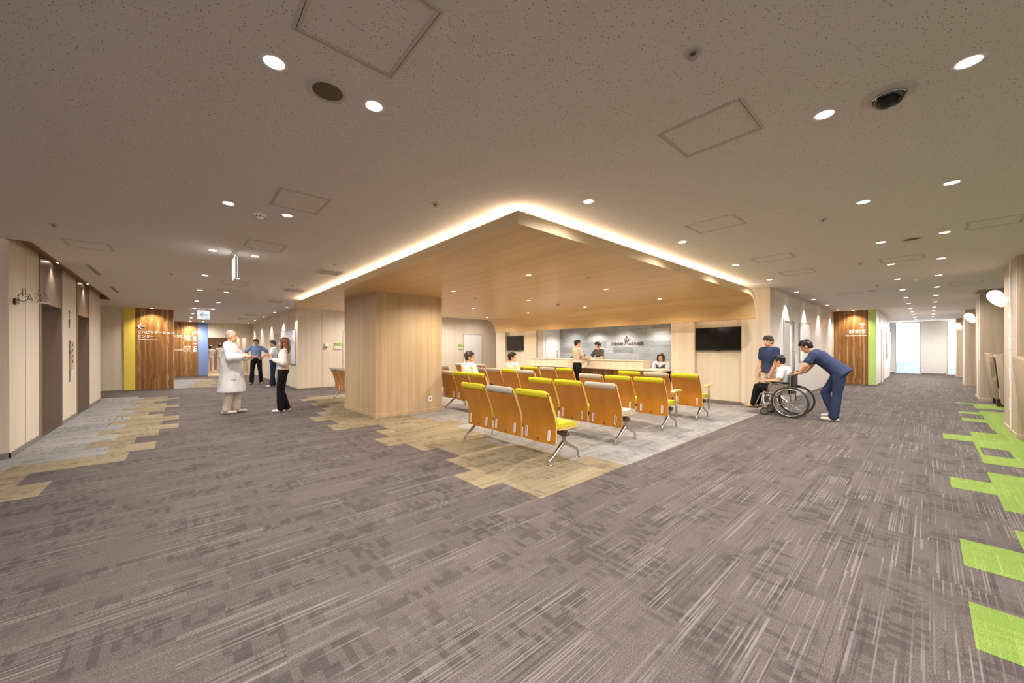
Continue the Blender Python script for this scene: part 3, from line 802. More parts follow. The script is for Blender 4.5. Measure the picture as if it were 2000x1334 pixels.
RX_ = [2.82, 4.778, 6.765, 8.67, 10.65, 12.655, 14.665, 16.68, 18.78, 20.65]
for i, x in enumerate(RX_):
    downlight('%s downlight from the camera in the right line over the window corridor' % ORD[i], x, -0.131, zc, SPOT_W, NEUTRAL, group='window corridor downlights')
    downlight('%s downlight from the camera in the left line over the window corridor' % ORD[i], x, 0.404, zc, SPOT_W, NEUTRAL, group='window corridor downlights')
for i, x in enumerate((22.6, 24.5, 26.4)):
    for y, s in ((-0.131, 'right'), (0.404, 'left')):
        downlight('%s line downlight close to the far windows, %s before the glass' % (s, ('third', 'second', 'last')[i]), x, y, zc, SPOT_W * 1.3, NEUTRAL)
for i, x in enumerate((2.829, 4.81, 6.79, 8.74)):
    downlight('%s downlight from the camera along the front edge of the canopy' % ORD[i], x, 2.10, zc, SPOT_W, NEUTRAL, group='canopy edge downlights', spot=155, blend=1.0)
# behind the camera the same two lines go on
for i, y in enumerate((-0.15, -2.3)):
    for x in (0.335, 0.815): downlight('downlight over the floor behind the camera', x, y, zc, SPOT_W, NEUTRAL, group='downlights behind the camera')
for i, x in enumerate((0.9, -1.2)):
    for y in (-0.9, -2.6): downlight('downlight over the floor behind the camera', x - 1.4, y, zc, SPOT_W, NEUTRAL, group='downlights behind the camera')
NAMES = {}
CX, CY = (4.0, 6.07, 8.2), (4.1, 6.21, 8.42, 10.54)
for i, x in enumerate(CX):
    for j, y in enumerate(CY):
        if x < 4.5 and 7 < y < 9.2: continue
        downlight('warm canopy downlight, %s row from the front edge, %s column from the oak pillar side' % (ORD[j], ORD[i]), x, y, 2.49, 98, WARM, 0.036, 'canopy downlights', 165, True)
# wall washers
for i, y in enumerate((14.25, 15.45, 16.7, 18.0, 19.6)): pass
for i, y in enumerate((13.95, 16.05, 18.47, 20.95, 23.3)):
    downlight('%s wall-washing downlight along the left corridor wall' % ORD[i], 2.59, y, zc, 44, (1, .95, .90), 0.036, 'left wall washers', 78, blend=0.35)
for i, x in enumerate((11.2, 13.25, 15.32, 17.46)):
    downlight('%s wall-washing downlight along the right corridor wall' % ORD[i], x, YB - 0.22, zc, 50, (1, .96, .94), 0.036, 'right wall washers', 78, blend=0.35)
for i, y in enumerate((9.64, 12.33)):
    downlight('%s downlight inside the brown slot above the lift doors' % ('near' if i == 0 else 'far'), -1.50, y, zc + 0.088, 20, WARM, 0.04, 'lift downlights', 84, blend=0.4)
downlight('downlight washing the walnut rehabilitation panel', -0.70, 16.92, zc, 70, WARM, 0.036, None, 120, blend=0.8)
downlight('downlight washing the distant A B C D panel', 0.36, 23.9, zc, 70, WARM, 0.036, None, 120, blend=0.8)
downlight('downlight washing the walnut examination panel', 18.02, 1.80, zc, 70, WARM, 0.036, None, 120, blend=0.8)
downlight('downlight over the passage before the consulting room door', 9.9, 12.9, zc, 30, NEUTRAL, 0.036)
for i, x in enumerate((4.6, 6.6, 8.4)):  # unseen lamps added behind the canopy to brighten the consulting wall
    downlight('added unseen fill downlight behind the canopy, %s one from the oak column' % ORD[i], x, 12.55, zc, 95, NEUTRAL, 0.04, 'added passage fill lights')
for i, y in enumerate((8.9, 7.85, 6.75, 5.55)):
    downlight('%s downlight from the left in the reception ceiling before the slate wall' % ORD[i], 10.62, y, 2.16, 46, (1, .97, .94), 0.034, 'reception downlights', 140)
for y in (26.5, 29.5):
    downlight('downlight in the room beyond the left corridor, %s one' % ('near' if y < 27 else 'far'), 2.0, y, zc, 150, NEUTRAL, 0.04)
    
def hatch(label, x0, x1, y0, y1, z=CEIL, w=0.022):
    cx_, cy_ = (x0 + x1) / 2, (y0 + y1) / 2
    t = thing('access_hatch', label, 'hatch', (cx_, cy_, z))
    a, b = (x1 - x0) / 2, (y1 - y0) / 2
    def fr(a, b, w, z0, z1):
        bm = BM(); box(bm, -a, a, -b, -b + w, z0, z1); box(bm, -a, a, b - w, b, z0, z1); box(bm, -a, -a + w, -b + w, b - w, z0, z1); box(bm, a - w, a, -b + w, b - w, z0, z1); return bm
    obj('outer_frame', fr(a, b, w * 0.55, -0.004, 0), MAT['trim'], t)
    obj('gap', fr(a - w * 0.55, b - w * 0.55, 0.003, -0.0015, 0), MAT['rubber'], t)
    obj('inner_frame', fr(a - w * 0.55 - 0.003, b - w * 0.55 - 0.003, w * 0.6, -0.004, 0), MAT['trim'], t)
    return t
hatch('large square access hatch in the ceiling at the top left, beside the round speaker', 0.355, 0.802, 1.305, 1.808)
hatch('square access hatch in the ceiling right of centre, near the first sprinkler', 2.275, 2.712, 0.675, 1.156)
hatch('square access hatch over the left corridor beside the smoke detector', 0.620, 1.036, 3.63, 4.13)
hatch('square access hatch close to the canopy front edge, nearest of three', 4.19, 4.62, 1.313, 1.815)
hatch('square access hatch over the left corridor beside the hanging exit sign', 0.615, 1.058, 5.60, 6.09)
hatch('square access hatch along the canopy front edge, second of three', 6.49, 6.90, 1.31, 1.816)
hatch('square access hatch along the canopy front edge, farthest of three', 8.06, 8.50, 1.322, 1.81)
hatch('faint access hatch in the ceiling before the lifts', -1.10, -0.68, 7.06, 7.55)
hatch('access hatch at the right edge over the window corridor', 6.42, 6.84, -0.68, -0.277)
hatch('access hatch over the window corridor between the two lines of downlights', 8.04, 8.46, 0.03, 0.51)
hatch('access hatch far down the window corridor near the second column', 12.15, 12.6, -0.75, -0.29)
hatch('access hatch far down the corridor near the walnut examination panel', 12.3, 12.72, 1.07, 1.57)
hatch('access hatch down the left corridor, behind the hanging exit sign', 0.615, 1.06, 9.27, 9.73)
hatch('small access hatch farther down the left corridor', 0.62, 1.05, 10.66, 11.06)

def speaker(label, x, y, r):
    t = thing('ceiling_speaker', label, 'speaker', (x, y, CEIL))
    bm = BM(); lathe(bm, [(r * 0.78, -0.004), (r * 0.86, -0.010), (r, -0.006), (r + 0.004, 0)], seg=36); obj('rim', bm, MAT['trim'], t, smooth=True)
    bm = BM(); lathe(bm, [(0, -0.007), (r * 0.78, -0.004), (r * 0.78, 0), (0, 0)], seg=36); obj('grille', bm, MAT['mesh'], t)
    return t
speaker('round ceiling speaker with a brown mesh between two downlights at upper left', 0.584, 2.118, 0.094)
speaker('round ceiling speaker flat between the two lines of the window corridor', 6.84, 0.14, 0.09)
speaker('faint round ceiling speaker in the corridor far beyond the canopy', 12.3, 0.9, 0.09)

# dome camera
t = thing('dome_camera', 'black glass dome camera in a round plate at the upper right of the ceiling', 'camera', (2.863, 0.142, CEIL))
bm = BM(); lathe(bm, [(0.066, -0.012), (0.10, -0.010), (0.112, -0.004), (0.112, 0), (0.066, 0)], seg=36); obj('plate', bm, MAT['trim'], t, smooth=40)
bm = BM(); lathe(bm, [(0.066, -0.010), (0.064, -0.026), (0.052, -0.048), (0.03, -0.062), (0, -0.066)], seg=30); obj('dome', bm, MAT['screen'], t, smooth=True)
bm = BM(); lathe(bm, [(0.066, -0.010), (0.072, -0.014), (0.066, -0.018)], seg=30); obj('bezel', bm, MAT['alu'], t, smooth=True)

def sprinkler(label, x, y, z=CEIL):
    t = thing('sprinkler', label, 'sprinkler', (x, y, z))
    bm = BM(); lathe(bm, [(0.0, -0.006), (0.038, -0.006), (0.042, 0)], seg=20); obj('escutcheon', bm, MAT['trim'], t, smooth=40)
    bm = BM(); lathe(bm, [(0.012, -0.006), (0.012, -0.012), (0.006, -0.016), (0.006, -0.022), (0.018, -0.024), (0.018, -0.027), (0, -0.027)], seg=14); obj('head', bm, MAT['steel'], t, smooth=40)
    return t
sprinkler('sprinkler head in the ceiling at upper right, nearest the camera', 1.772, 0.724)
sprinkler('sprinkler head in the ceiling left of the canopy corner', 1.791, 3.088)
sprinkler('sprinkler head in the ceiling before the lifts at the left edge', -1.028, 6.328)
sprinkler('sprinkler head in the ceiling right of the canopy corner hatch', 5.088, 0.74)
sprinkler('sprinkler head above the far lift door side', -0.12, 9.015)
sprinkler('sprinkler head before the walnut rehabilitation panel', -0.12, 12.733)
sprinkler('sprinkler head over the corridor above the wheelchair', 8.168, 0.729)
sprinkler('sprinkler head before the walnut examination panel', 11.309, 0.734)
sprinkler('sprinkler head beside the nearest ceiling grille left of the canopy', 1.843, 6.344)
sprinkler('sprinkler head beside the second ceiling grille left of the canopy', 1.781, 8.987)
sprinkler('sprinkler head under the canopy near the oak column', 4.893, 6.714, 2.49)
sprinkler('sprinkler head under the front half of the canopy', 4.823, 3.586, 2.49)

def detector(label, x, y, z=CEIL, s=1.0, mat='white'):
    t = thing('smoke_detector', label, 'smoke detector', (x, y, z))
    bm = BM(); lathe(bm, [(0, -0.012 * s), (0.052 * s, -0.012 * s), (0.056 * s, 0)], seg=24); obj('base', bm, MAT[mat], t, smooth=40)
    bm = BM(); lathe(bm, [(0, -0.042 * s), (0.022 * s, -0.042 * s), (0.036 * s, -0.030 * s), (0.040 * s, -0.012 * s)], seg=24); obj('cap', bm, MAT[mat], t, smooth=40)
    bm = BM()
    for k in range(8):
        a = k * PI / 4; box_c = (0.037 * s * math.cos(a), 0.037 * s * math.sin(a))
        box(bm, box_c[0] - 0.006 * s, box_c[0] + 0.006 * s, box_c[1] - 0.006 * s, box_c[1] + 0.006 * s, -0.030 * s, -0.022 * s)
    obj('vent_slots', bm, MAT['rubber'], t)
    return t
detector('white smoke detector between two downlights over the left corridor', 0.599, 4.509)
detector('white smoke detector far down the window corridor', 10.99, 0.143)
detector('cream smoke detector under the middle of the canopy', 7.158, 6.262, 2.49, 1.0, 'trim')

def grille(label, x0, x1, y0, y1, z=CEIL, n=7, along='x'):
    cx_, cy_ = (x0 + x1) / 2, (y0 + y1) / 2
    t = thing('air_grille', label, 'vent', (cx_, cy_, z))
    a, b = (x1 - x0) / 2, (y1 - y0) / 2; w = 0.03 if min(a, b) > 0.08 else 0.012
    bm = BM(); box(bm, -a, a, -b, -b + w, -0.012, 0); box(bm, -a, a, b - w, b, -0.012, 0); box(bm, -a, -a + w, -b + w, b - w, -0.012, 0); box(bm, a - w, a, -b + w, b - w, -0.012, 0)
    obj('frame', bm, MAT['trim'], t)
    bm = BM(); box(bm, -a + w, a - w, -b + w, b - w, -0.001, 0); obj('backing', bm, m_plain('vent_dark', srgb(48, 36, 26), 0.8), t)
    bm = BM()
    for k in range(n):
        if along == 'x':
            y = -b + w + (2 * b - 2 * w) * (k + 0.5) / n; box(bm, -a + w, a - w, y - 0.004, y + 0.004, -0.010, -0.002)
        else:
            x = -a + w + (2 * a - 2 * w) * (k + 0.5) / n; box(bm, x - 0.004, x + 0.004, -b + w, b - w, -0.010, -0.002)
    obj('louvres', bm, MAT['trim'], t)
    return t
grille('nearest ceiling air grille beside the left edge of the canopy', 1.80, 2.17, 6.84, 7.26)
grille('second ceiling air grille beside the left edge of the canopy', 1.80, 2.17, 9.55, 9.97)
grille('third ceiling air grille before the canopy end', 1.83, 2.20, 12.15, 12.57)
grille('fourth ceiling air grille along the left corridor', 1.86, 2.23, 17.5, 17.92)
grille('last ceiling air grille along the left corridor', 1.86, 2.23, 19.9, 20.35)
grille('narrow dark slot vent in the ceiling before the near lift', -1.13, -1.07, 8.96, 10.05, n=1, along='y')
grille('narrow dark slot vent in the ceiling before the far lift', -1.14, -1.08, 11.67, 12.80, n=1, along='y')
grille('dark louvred grille at the head of the second column', 14.0, 14.9, -1.2, -0.76, n=12, along='y')

# hanging exit signs
def exit_sign(label, x, y, rz, z0, w, h):
    t = thing('exit_sign', label, 'exit sign', (x, y, 0), rz)
    bm = BM(); box(bm, -w / 2, w / 2, -0.015, 0.015, z0, z0 + h); obj('case', bm, MAT['white'], t, bevel=0.004)
    bm = BM(); box(bm, -w / 2 + .012, w / 2 - .012, -0.018, 0.018, z0 + .012, z0 + h - .012); obj('lit_face', bm, MAT['sign_lit'], t)
    for s in (-1, 1):
        pts = [(-0.32, 0), (-0.02, 0.24), (0.06, 0.24), (-0.10, 0.06), (0.32, 0.06), (0.32, -0.06), (-0.10, -0.06), (0.06, -0.24), (-0.02, -0.24)]
        bm = BM(); vs = [bm.verts.new((s * a * w if s > 0 else a * w, -0.0195 if s < 0 else 0.0195, z0 + h / 2 + b * w)) for a, b in pts]
        bm.faces.new(vs); obj('arrow', bm, MAT['exit_blue'], t)
        bm = BM(); box(bm, 0.22 * w, 0.36 * w, -0.0195 if s < 0 else 0.018, -0.018 if s < 0 else 0.0195, z0 + .03, z0 + .06); obj('caption', bm, MAT['exit_blue'], t)
    bm = BM(); box(bm, -w * .35, w * .35, -0.03, 0.03, CEIL - 0.012, CEIL); obj('mount', bm, MAT['white'], t, bevel=0.003)
    bm = BM()
    for q in (-1, 1): tube(bm, [(q * w * .25, 0, z0 + h), (q * w * .25, 0, CEIL - .01)], 0.006, 6)
    obj('stem', bm, MAT['steel'], t)
    return t
exit_sign('hanging exit sign seen edge on over the left corridor', 0.575, 6.53, PI / 2, 2.35, 0.34, 0.30)
exit_sign('lit hanging exit sign with a blue arrow over the far end of the left corridor', 0.565, 15.85, 0, 2.34, 0.34, 0.31)

# ================================================================== lifts
def lift(label, y0, y1):
    ym = (y0 + y1) / 2
    t = thing('elevator', label, 'elevator', (-1.6, ym, 0)); a, b = y0 - ym, y1 - ym
    xb = -0.22
    bm = BM(); box(bm, xb, 0.008, a, b, 2.09, T + 0.085); obj('transom', bm, MAT['brushed'], t)
    for s, q0, q1 in ((0, a, a + 0.035), (1, b - 0.035, b)):
        bm = BM(); box(bm, xb, 0.018, q0, q1, 0.0, 2.09 if s else 2.09); box(bm, 0.008, 0.018, q0, q1, 2.09, T + 0.085); obj('jamb', bm, MAT['brushed'], t)
    mid = 0.02
    for q0, q1 in ((a + 0.035, mid - 0.002), (mid + 0.002, b - 0.035)):
        bm = BM(); box(bm, xb, xb + 0.03, q0, q1, 0.01, 2.09); obj('door_panel', bm, MAT['brushed'], t)
    bm = BM(); box(bm, xb, 0.0, a + 0.035, b - 0.035, 0.0, 0.008); obj('sill', bm, MAT['alu'], t)
    return t
lift('brushed steel lift door nearer the camera, behind the wheelchair pictogram', *E1)
lift('brushed steel lift door farther from the camera, right of the call panel', *E2)
t = thing('call_panel', 'tall slim lift call panel between the two lift doors', 'control panel', (-1.6, 11.0, 0.74))
bm = BM(); box(bm, 0, 0.012, -0.045, 0.045, 0, 0.80); obj('plate', bm, MAT['brushed'], t, bevel=0.002)
bm = BM(); box(bm, 0.012, 0.014, -0.038, 0.038, 0.535, 0.79); obj('display', bm, MAT['screen'], t)
bm = BM(); box(bm, 0.014, 0.0148, -0.030, 0.030, 0.60, 0.735); obj('screen', bm, MAT['base'], t)
for z_ in (0.14, 0.22, 0.40, 0.47):
    bm = BM(); box(bm, 0.012, 0.016, -0.018, 0.018, z_ - 0.018, z_ + 0.018); obj('button', bm, MAT['alu'], t, bevel=0.003)
t = thing('wall_notice', 'clear plaque of small lettering beside the lift call panel', 'sign', (-1.6, 11.28, 0.98))
bm = BM(); box(bm, 0, 0.006, -0.12, 0.16, 0, 0.56); obj('plaque', bm, m_plain('plaque', srgb(206, 190, 164), 0.25), t)
for k, s in enumerate(('3F', '2F', '1F', 'B1')):
    text_obj('lettering', s, 0.07, (0.008, -0.06, 0.45 - 0.11 * k), (0, 1, 0), MAT['letter_dark'], t)
t = thing('wall_sign', 'dark vertical characters high between the two lift doors', 'sign', (-1.6, 10.98, 1.78))
for s, z_, sz in (('2', 0.20, 0.20), ('階', 0.085, 0.10), ('外', 0.0, 0.085)):
    text_obj('lettering', s, sz, (0.006, 0, z_), (0, 1, 0), MAT['letter_dark'], t, 'CENTER', bold=0.004)
# projecting pictogram sign on the lift wall
t = thing('projecting_sign', 'projecting wall sign with wheelchair and lift pictograms left of the lifts', 'sign', (-1.6, 7.83, 1.98))
bm = BM(); lathe(bm, [(0, 0.02), (0.04, 0.02), (0.045, 0.0), (0, 0)], (0, 0, 0), 20, 'x'); obj('wall_plate', bm, MAT['letter_dark'], t, smooth=40)
bm = BM(); lathe(bm, [(0, 0.045), (0.03, 0.045), (0.034, 0.02), (0, 0.02)], (0, 0, 0), 20, 'x'); obj('boss', bm, MAT['alu'], t, smooth=40)
bm = BM(); box(bm, 0.03, 0.295, -0.006, 0.006, -0.006, 0.006); obj('rail', bm, MAT['white'], t)
wc = [[(0.115 + 0.088 * math.cos(math.radians(a)), 0.092 + 0.082 * math.sin(math.radians(a))) for a in range(105, 366, 15)],
      [(0.13 + 0.03 * math.cos(math.radians(a)), 0.248 + 0.026 * math.sin(math.radians(a))) for a in range(0, 361, 30)],
      [(0.105, 0.215), (0.105, 0.13), (0.12, 0.115), (0.20, 0.112), (0.245, 0.035), (0.262, 0.022), (0.278, 0.035), (0.225, 0.15), (0.158, 0.155), (0.158, 0.215)]]
sq = lambda L: [[(a * 0.47, b * 0.62) for a, b in p_] for p_ in L]
strokes('wheelchair_symbol', sq(wc), (0.02, -0.004, 0.002), (1, 0, 0), 0.004, MAT['letter_dark'], t)
lf = [[(0.36, 0.01), (0.36, 0.185), (0.59, 0.185), (0.59, 0.01), (0.36, 0.01)], [(0.425, 0.19), (0.425, 0.25)], [(0.39, 0.232), (0.425, 0.258), (0.455, 0.232)], [(0.525, 0.255), (0.525, 0.195)], [(0.49, 0.218), (0.525, 0.19), (0.558, 0.218)]]
for k in range(3):
    c0 = 0.41 + 0.066 * k
    lf.append([(c0 + 0.013 * math.cos(math.radians(a)), 0.148 + 0.013 * math.sin(math.radians(a))) for a in range(0, 361, 45)])
    lf.append([(c0 - 0.02, 0.12), (c0 - 0.022, 0.075), (c0 - 0.012, 0.065), (c0 - 0.010, 0.02), (c0 + 0.010, 0.02), (c0 + 0.012, 0.065), (c0 + 0.022, 0.075), (c0 + 0.02, 0.12), (c0 - 0.02, 0.12)])
strokes('lift_symbol', sq(lf), (0.0, -0.004, 0.002), (1, 0, 0), 0.0028, MAT['letter_dark'], t)
t = thing('floor_mat_marks', 'short pale tactile strips on the carpet before the far lift', 'floor marker', (-1.05, 10.55, 0.004))
for k in range(5):
    bm = BM(); box(bm, -0.16 + 0.085 * k, -0.145 + 0.085 * k, -0.16, 0.16, 0, 0.006); obj('strip', bm, MAT['alu'], t)

# ================================================================== reception counter, screens
t = thing('reception_counter', 'long reception counter with a cream raised ledge and walnut front', 'counter', (9.5, 7.1, 0))
def cb(name, x0, x1, y0, y1, z0, z1, mat, bevel=0.0):
    bm = BM(); box(bm, x0 - 9.5, x1 - 9.5, y0 - 7.1, y1 - 7.1, z0, z1); return obj(name, bm, mat, t, bevel=bevel)
cb('front_panel', 9.62, 9.66, 5.20, OP[1] - 0.01, 0.06, 0.75, MAT['teak'])
cb('plinth', 9.68, 9.72, 5.20, OP[1] - 0.01, 0.0, 0.06, MAT['black'])
cb('end_panel', 9.62, 9.88, 5.16, 5.20, 0.0, 0.75, MAT['teak'])
cb('worktop', 9.38, 9.90, OP[0] + 0.01, OP[1] - 0.01, 0.75, 0.80, MAT['wall'], 0.004)
cb('raised_front', 9.44, 9.46, 5.22, OP[1] - 0.01, 0.80, 1.00, MAT['wall'])
cb('ledge', 9.42, 9.84, 5.20, OP[1] - 0.01, 1.00, 1.03, MAT['wall'], 0.004)
cb('ledge_end', 9.42, 9.84, 5.20, 5.24, 0.80, 1.00, MAT['wall'])
cb('knee_space_shade', 9.86, 9.88, OP[0] + 0.01, 5.16, 0.0, 0.75, MAT['black'])  # black sheet painted in for the shade of the open knee space
for y in (6.3, 7.4, 8.5):
    cb('panel_joint', 9.617, 9.62, y, y + 0.006, 0.06, 0.75, MAT['black'])
def tv(label, yc, zc_, w, h):
    t = thing('wall_screen', label, 'screen', (XW + 0.16, yc, zc_))
    bm = BM(); box(bm, -0.09, -0.04, -w / 2, w / 2, -h / 2, h / 2); obj('casing', bm, MAT['black'], t, bevel=0.006)
    bm = BM(); box(bm, -0.093, -0.089, -w / 2 + 0.02, w / 2 - 0.02, -h / 2 + 0.03, h / 2 - 0.02); obj('screen', bm, MAT['screen'], t)
    bm = BM(); box(bm, -0.04, 0.0, -0.2, 0.2, -0.15, 0.15); obj('bracket', bm, MAT['rubber'], t)
    bm = BM(); box(bm, -0.088, -0.06, -0.05, 0.05, -h / 2 - 0.018, -h / 2); obj('sensor', bm, MAT['black'], t, bevel=0.004)
    return t
tv('black wall screen in the niche right of the reception opening', 3.47, 1.59, 1.05, 0.57)
tv('smaller looking black wall screen in the niche left of the reception opening', 10.92, 1.585, 1.06, 0.57)
t = thing('blind_edge', 'slim dark jamb at the left end of the reception opening', 'jamb', (XW - 0.005, OP[1] + 0.02, 0.8))
bm = BM(); box(bm, -0.01, 0.0, -0.02, 0.02, 0, 1.34); obj('profile', bm, MAT['black'], t)
t = thing('monitor', 'low dark grey monitor lying back on the counter between the two women', 'monitor', (9.9, 7.75, 1.035))
bm = BM(); box(bm, -0.10, 0.10, -0.22, 0.22, 0.0, 0.02); obj('foot', bm, MAT['rubber'], t, bevel=0.004)
bm = BM(); vs = [bm.verts.new(p) for p in ((-0.12, -0.3, 0.02), (-0.12, 0.3, 0.02), (0.06, 0.24, 0.13), (0.06, -0.24, 0.13))]; f = bm.faces.new(vs)
r_ = bmesh.ops.extrude_face_region(bm, geom=[f]); bmesh.ops.translate(bm, verts=[v for v in r_['geom'] if isinstance(v, bmesh.types.BMVert)], vec=(0.02, 0, 0.015)); obj('panel', bm, m_plain('monitor_grey', srgb(70, 66, 74), 0.4), t)

# ================================================================== sconces
def sconce(label, x, z):
    t = thing('wall_lamp', label, 'wall lamp', (x, -0.858, z))
    bm = BM()
    rot = Matrix.Rotation(math.radians(-24), 3, 'X')
    ball(bm, (0, 0, 0), (0.115, 0.085, 0.150), 28, 18)
    for v in bm.verts:                       # rounder head, slimmer foot
        k = 1.0 + 0.28 * v.co.z / 0.15; v.co.x *= k; v.co.y *= k
        v.co = Vector((0, 0.112, 0)) + rot @ v.co
    obj('shade', bm, MAT['shade'], t, smooth=True)
    bm = BM(); lathe(bm, [(0, 0.014), (0.05, 0.014), (0.055, 0.0), (0, 0)], (0, 0, -0.02), 20, 'y'); obj('wall_plate', bm, MAT['white'], t, smooth=40)
    return t
sconce('glowing pebble shaped wall lamp on the near right column', 9.92, 2.15)
sconce('glowing pebble shaped wall lamp on the second column', 15.75, 2.15)
sconce('glowing pebble shaped wall lamp on the third column', 21.6, 2.15)
sconce('glowing pebble shaped wall lamp on the farthest column', 27.2, 2.15)
# ================================================================== beam seats
PITCH = 0.583
BACK = [(-0.128, 0.850), (-0.112, 0.800), (-0.090, 0.745), (-0.066, 0.690), (-0.043, 0.635), (-0.022, 0.585), (-0.006, 0.535), (0.003, 0.480), (0.006, 0.420), (0.004, 0.340), (-0.003, 0.255)]
PROTO = {}
def seat_protos():
    """meshes of one seat, x forward, y sideways about 0, shared by every seat"""
    w = 0.272
    bm = BM(); sheet(bm, BACK, -w, w, 8, -0.010, 0.018)
    PROTO['backrest'] = obj('backrest', bm, [MAT['ply'], MAT['ply_edge']], None, smooth=35)
    me = PROTO['backrest'].data
    for p in me.polygons:
        if abs(p.normal.y) > 0.8 or (p.area < 0.0015 and abs(p.normal.z) > 0.7): p.material_index = 1
    # headrest roll folded over the top of the board
    bm = BM(); prof = []
    for k in range(14):
        a = PI * 2 * k / 14; prof.append((0.036 * math.cos(a) * 0.95, 0.044 * math.sin(a)))
    secs = []
    ys = [-0.252, -0.245, -0.225, 0.225, 0.245, 0.252]; ss = [0.55, 0.85, 1, 1, 0.85, 0.55]
    for y, s in zip(ys, ss): secs.append([bm.verts.new((-0.118 + px_ * s - 0.25 * pz * s, y, 0.835 + pz * s)) for px_, pz in prof])
    for a, b in zip(secs, secs[1:]):
        for k in range(14): bm.faces.new((a[k], a[(k + 1) % 14], b[(k + 1) % 14], b[k]))
    bm.faces.new(secs[0]); bm.faces.new(list(reversed(secs[-1])))
    PROTO['headrest'] = obj('headrest', bm, MAT['lime'], None, smooth=50)
    # back pad on the front of the board
    bm = BM(); sheet(bm, [(x + 0.045, z) for x, z in BACK[1:8]], -0.24, 0.24, 4, -0.008, 0.026)
    PROTO['back_pad'] = obj('back_pad', bm, MAT['lime'], None, smooth=40)
    # seat cushion and shell
    top = [(0.03, 0.492), (0.10, 0.480), (0.20, 0.478), (0.30, 0.482), (0.38, 0.476), (0.420, 0.456)]
    bm = BM(); sheet(bm, top, -0.245, 0.245, 6, 0.012, -0.052)
    PROTO['cushion'] = obj('seat_cushion', bm, MAT['lime'], None, smooth=50)
    bm = BM(); sheet(bm, [(0.012, 0.436), (0.10, 0.424), (0.22, 0.420), (0.33, 0.426), (0.40, 0.420), (0.445, 0.412)], -0.255, 0.255, 6, 0.012, -0.016)
    PROTO['shell'] = obj('seat_shell', bm, MAT['ply_edge'], None, smooth=50)
    # oblong metal loops through the board
    bm = BM(); pts = []
    for k in range(16):
        a = 2 * PI * k / 16; pts.append((-0.020 + 0.006 * (1 if math.sin(a) > 0 else 0), 0.013 * math.cos(a), 0.355 + (0.046 if math.sin(a) > 0 else -0.046) + 0.013 * math.sin(a)))
    tube(bm, pts, 0.0055, 6, closed=True)
    PROTO['loop'] = obj('strap_loop', bm, MAT['white'], None, smooth=True)
    bm = BM(); lathe(bm, [(0, 0.0), (0.016, 0.0), (0.016, 0.002), (0, 0.002)], (-0.018, 0, 0.29), 12, 'x')
    PROTO['grip'] = obj('grip_hole', bm, m_plain('grip_hole_dark', srgb(120, 70, 20), 0.6), None)
    # leg: short post, two splayed arms, feet
    bm = BM()
    tube(bm, [(0.27, 0, 0.385), (0.27, 0, 0.20)], 0.026, 16)
    for sgn, xf in ((-1, 0.012), (1, 0.535)):
        x0 = 0.27
        pts = [(x0 + sgn * 0.005, 0, 0.235), (x0 + sgn * 0.05, 0, 0.205), (x0 + (xf - x0) * 0.55, 0, 0.13 if sgn < 0 else 0.155), (x0 + (xf - x0) * 0.92, 0, 0.068 if sgn < 0 else 0.105), (xf, 0, 0.045 if sgn < 0 else 0.08), (xf, 0, 0.012)]
        tube(bm, pts, [0.030, 0.029, 0.024, 0.019, 0.016, 0.014], 12, flat=0.8)
    PROTO['leg'] = obj('leg', bm, MAT['alu'], None, smooth=40)
    bm = BM(); lathe(bm, [(0, 0.014), (0.016, 0.013), (0.030, 0.006), (0.030, 0.0), (0, 0.0)], (0, 0, 0), 18)
    PROTO['foot'] = obj('foot', bm, MAT['alu'], None, smooth=40)
    bm = BM(); box(bm, 0.235, 0.305, -0.03, 0.03, 0.30, 0.37)
    PROTO['clamp'] = obj('clamp', bm, MAT['steel'], None, bevel=0.006)
    bm = BM(); tube(bm, [(0.27, 0, 0.20), (0.27, 0, 0.62), (0.30, 0, 0.645)], [0.016, 0.014, 0.014], 12); PROTO['arm_post'] = obj('armrest_post', bm, MAT['alu'], None, smooth=40)
    bm = BM(); sheet(bm, [(0.10, 0.640), (0.16, 0.660), (0.26, 0.668), (0.36, 0.668), (0.42, 0.660)], -0.030, 0.030, 2, 0.0, -0.026); PROTO['arm_pad'] = obj('armrest', bm, MAT['ply_edge'], None, smooth=50)
seat_protos()
PROTO_OBJS = list(PROTO.values())

def put(key, parent, loc, mat=None, name=None):
    src = PROTO[key]
    o = src.copy(); o.name = name or src.name.split('.')[0]
    COL.objects.link(o); o.parent = parent; o.location = loc
    if mat is not None:
        if mat not in MESHCACHE.setdefault(key, {}):
            me = src.data.copy(); me.materials.clear(); me.materials.append(MAT[mat]); MESHCACHE[key][mat] = me
        o.data = MESHCACHE[key][mat]
    return o
MESHCACHE = {}

def bench(label, x, y_right, cols, legs, arm=False, group='rows of joined waiting seats'):
    """x: rear feet; seats counted from the right-hand end (small y)"""
    t = thing('waiting_bench', label, 'bench', (x, y_right, 0), 0, group)
    n = len(cols)
    for i, c in enumerate(cols):
        yc = PITCH * (i + 0.5)
        b = put('backrest', t, (0, yc, 0))
        put('headrest', t, (0, yc, 0), c); put('back_pad', t, (0, yc, 0), c)
        put('shell', t, (0, yc, 0)); put('cushion', t, (0, yc, 0), c)
        for s in (-1, 1):
            l = put('loop', b, (0, s * 0.185, 0))
        put('grip', b, (0, 0, 0))
    bm = BM(); box(bm, 0.24, 0.30, 0.06, PITCH * n - 0.02, 0.31, 0.36); obj('beam', bm, MAT['steel'], t, bevel=0.006)
    for ly in legs:
        l = put('leg', t, (0, ly - y_right, 0))
        for fx in (0.012, 0.535): put('foot', l, (fx, 0, 0))
        put('clamp', l, (0, 0, 0))
    if arm:
        put('arm_post', t, (0, 0.0, 0)); put('arm_pad', t, (0, 0.0, 0))
    return t
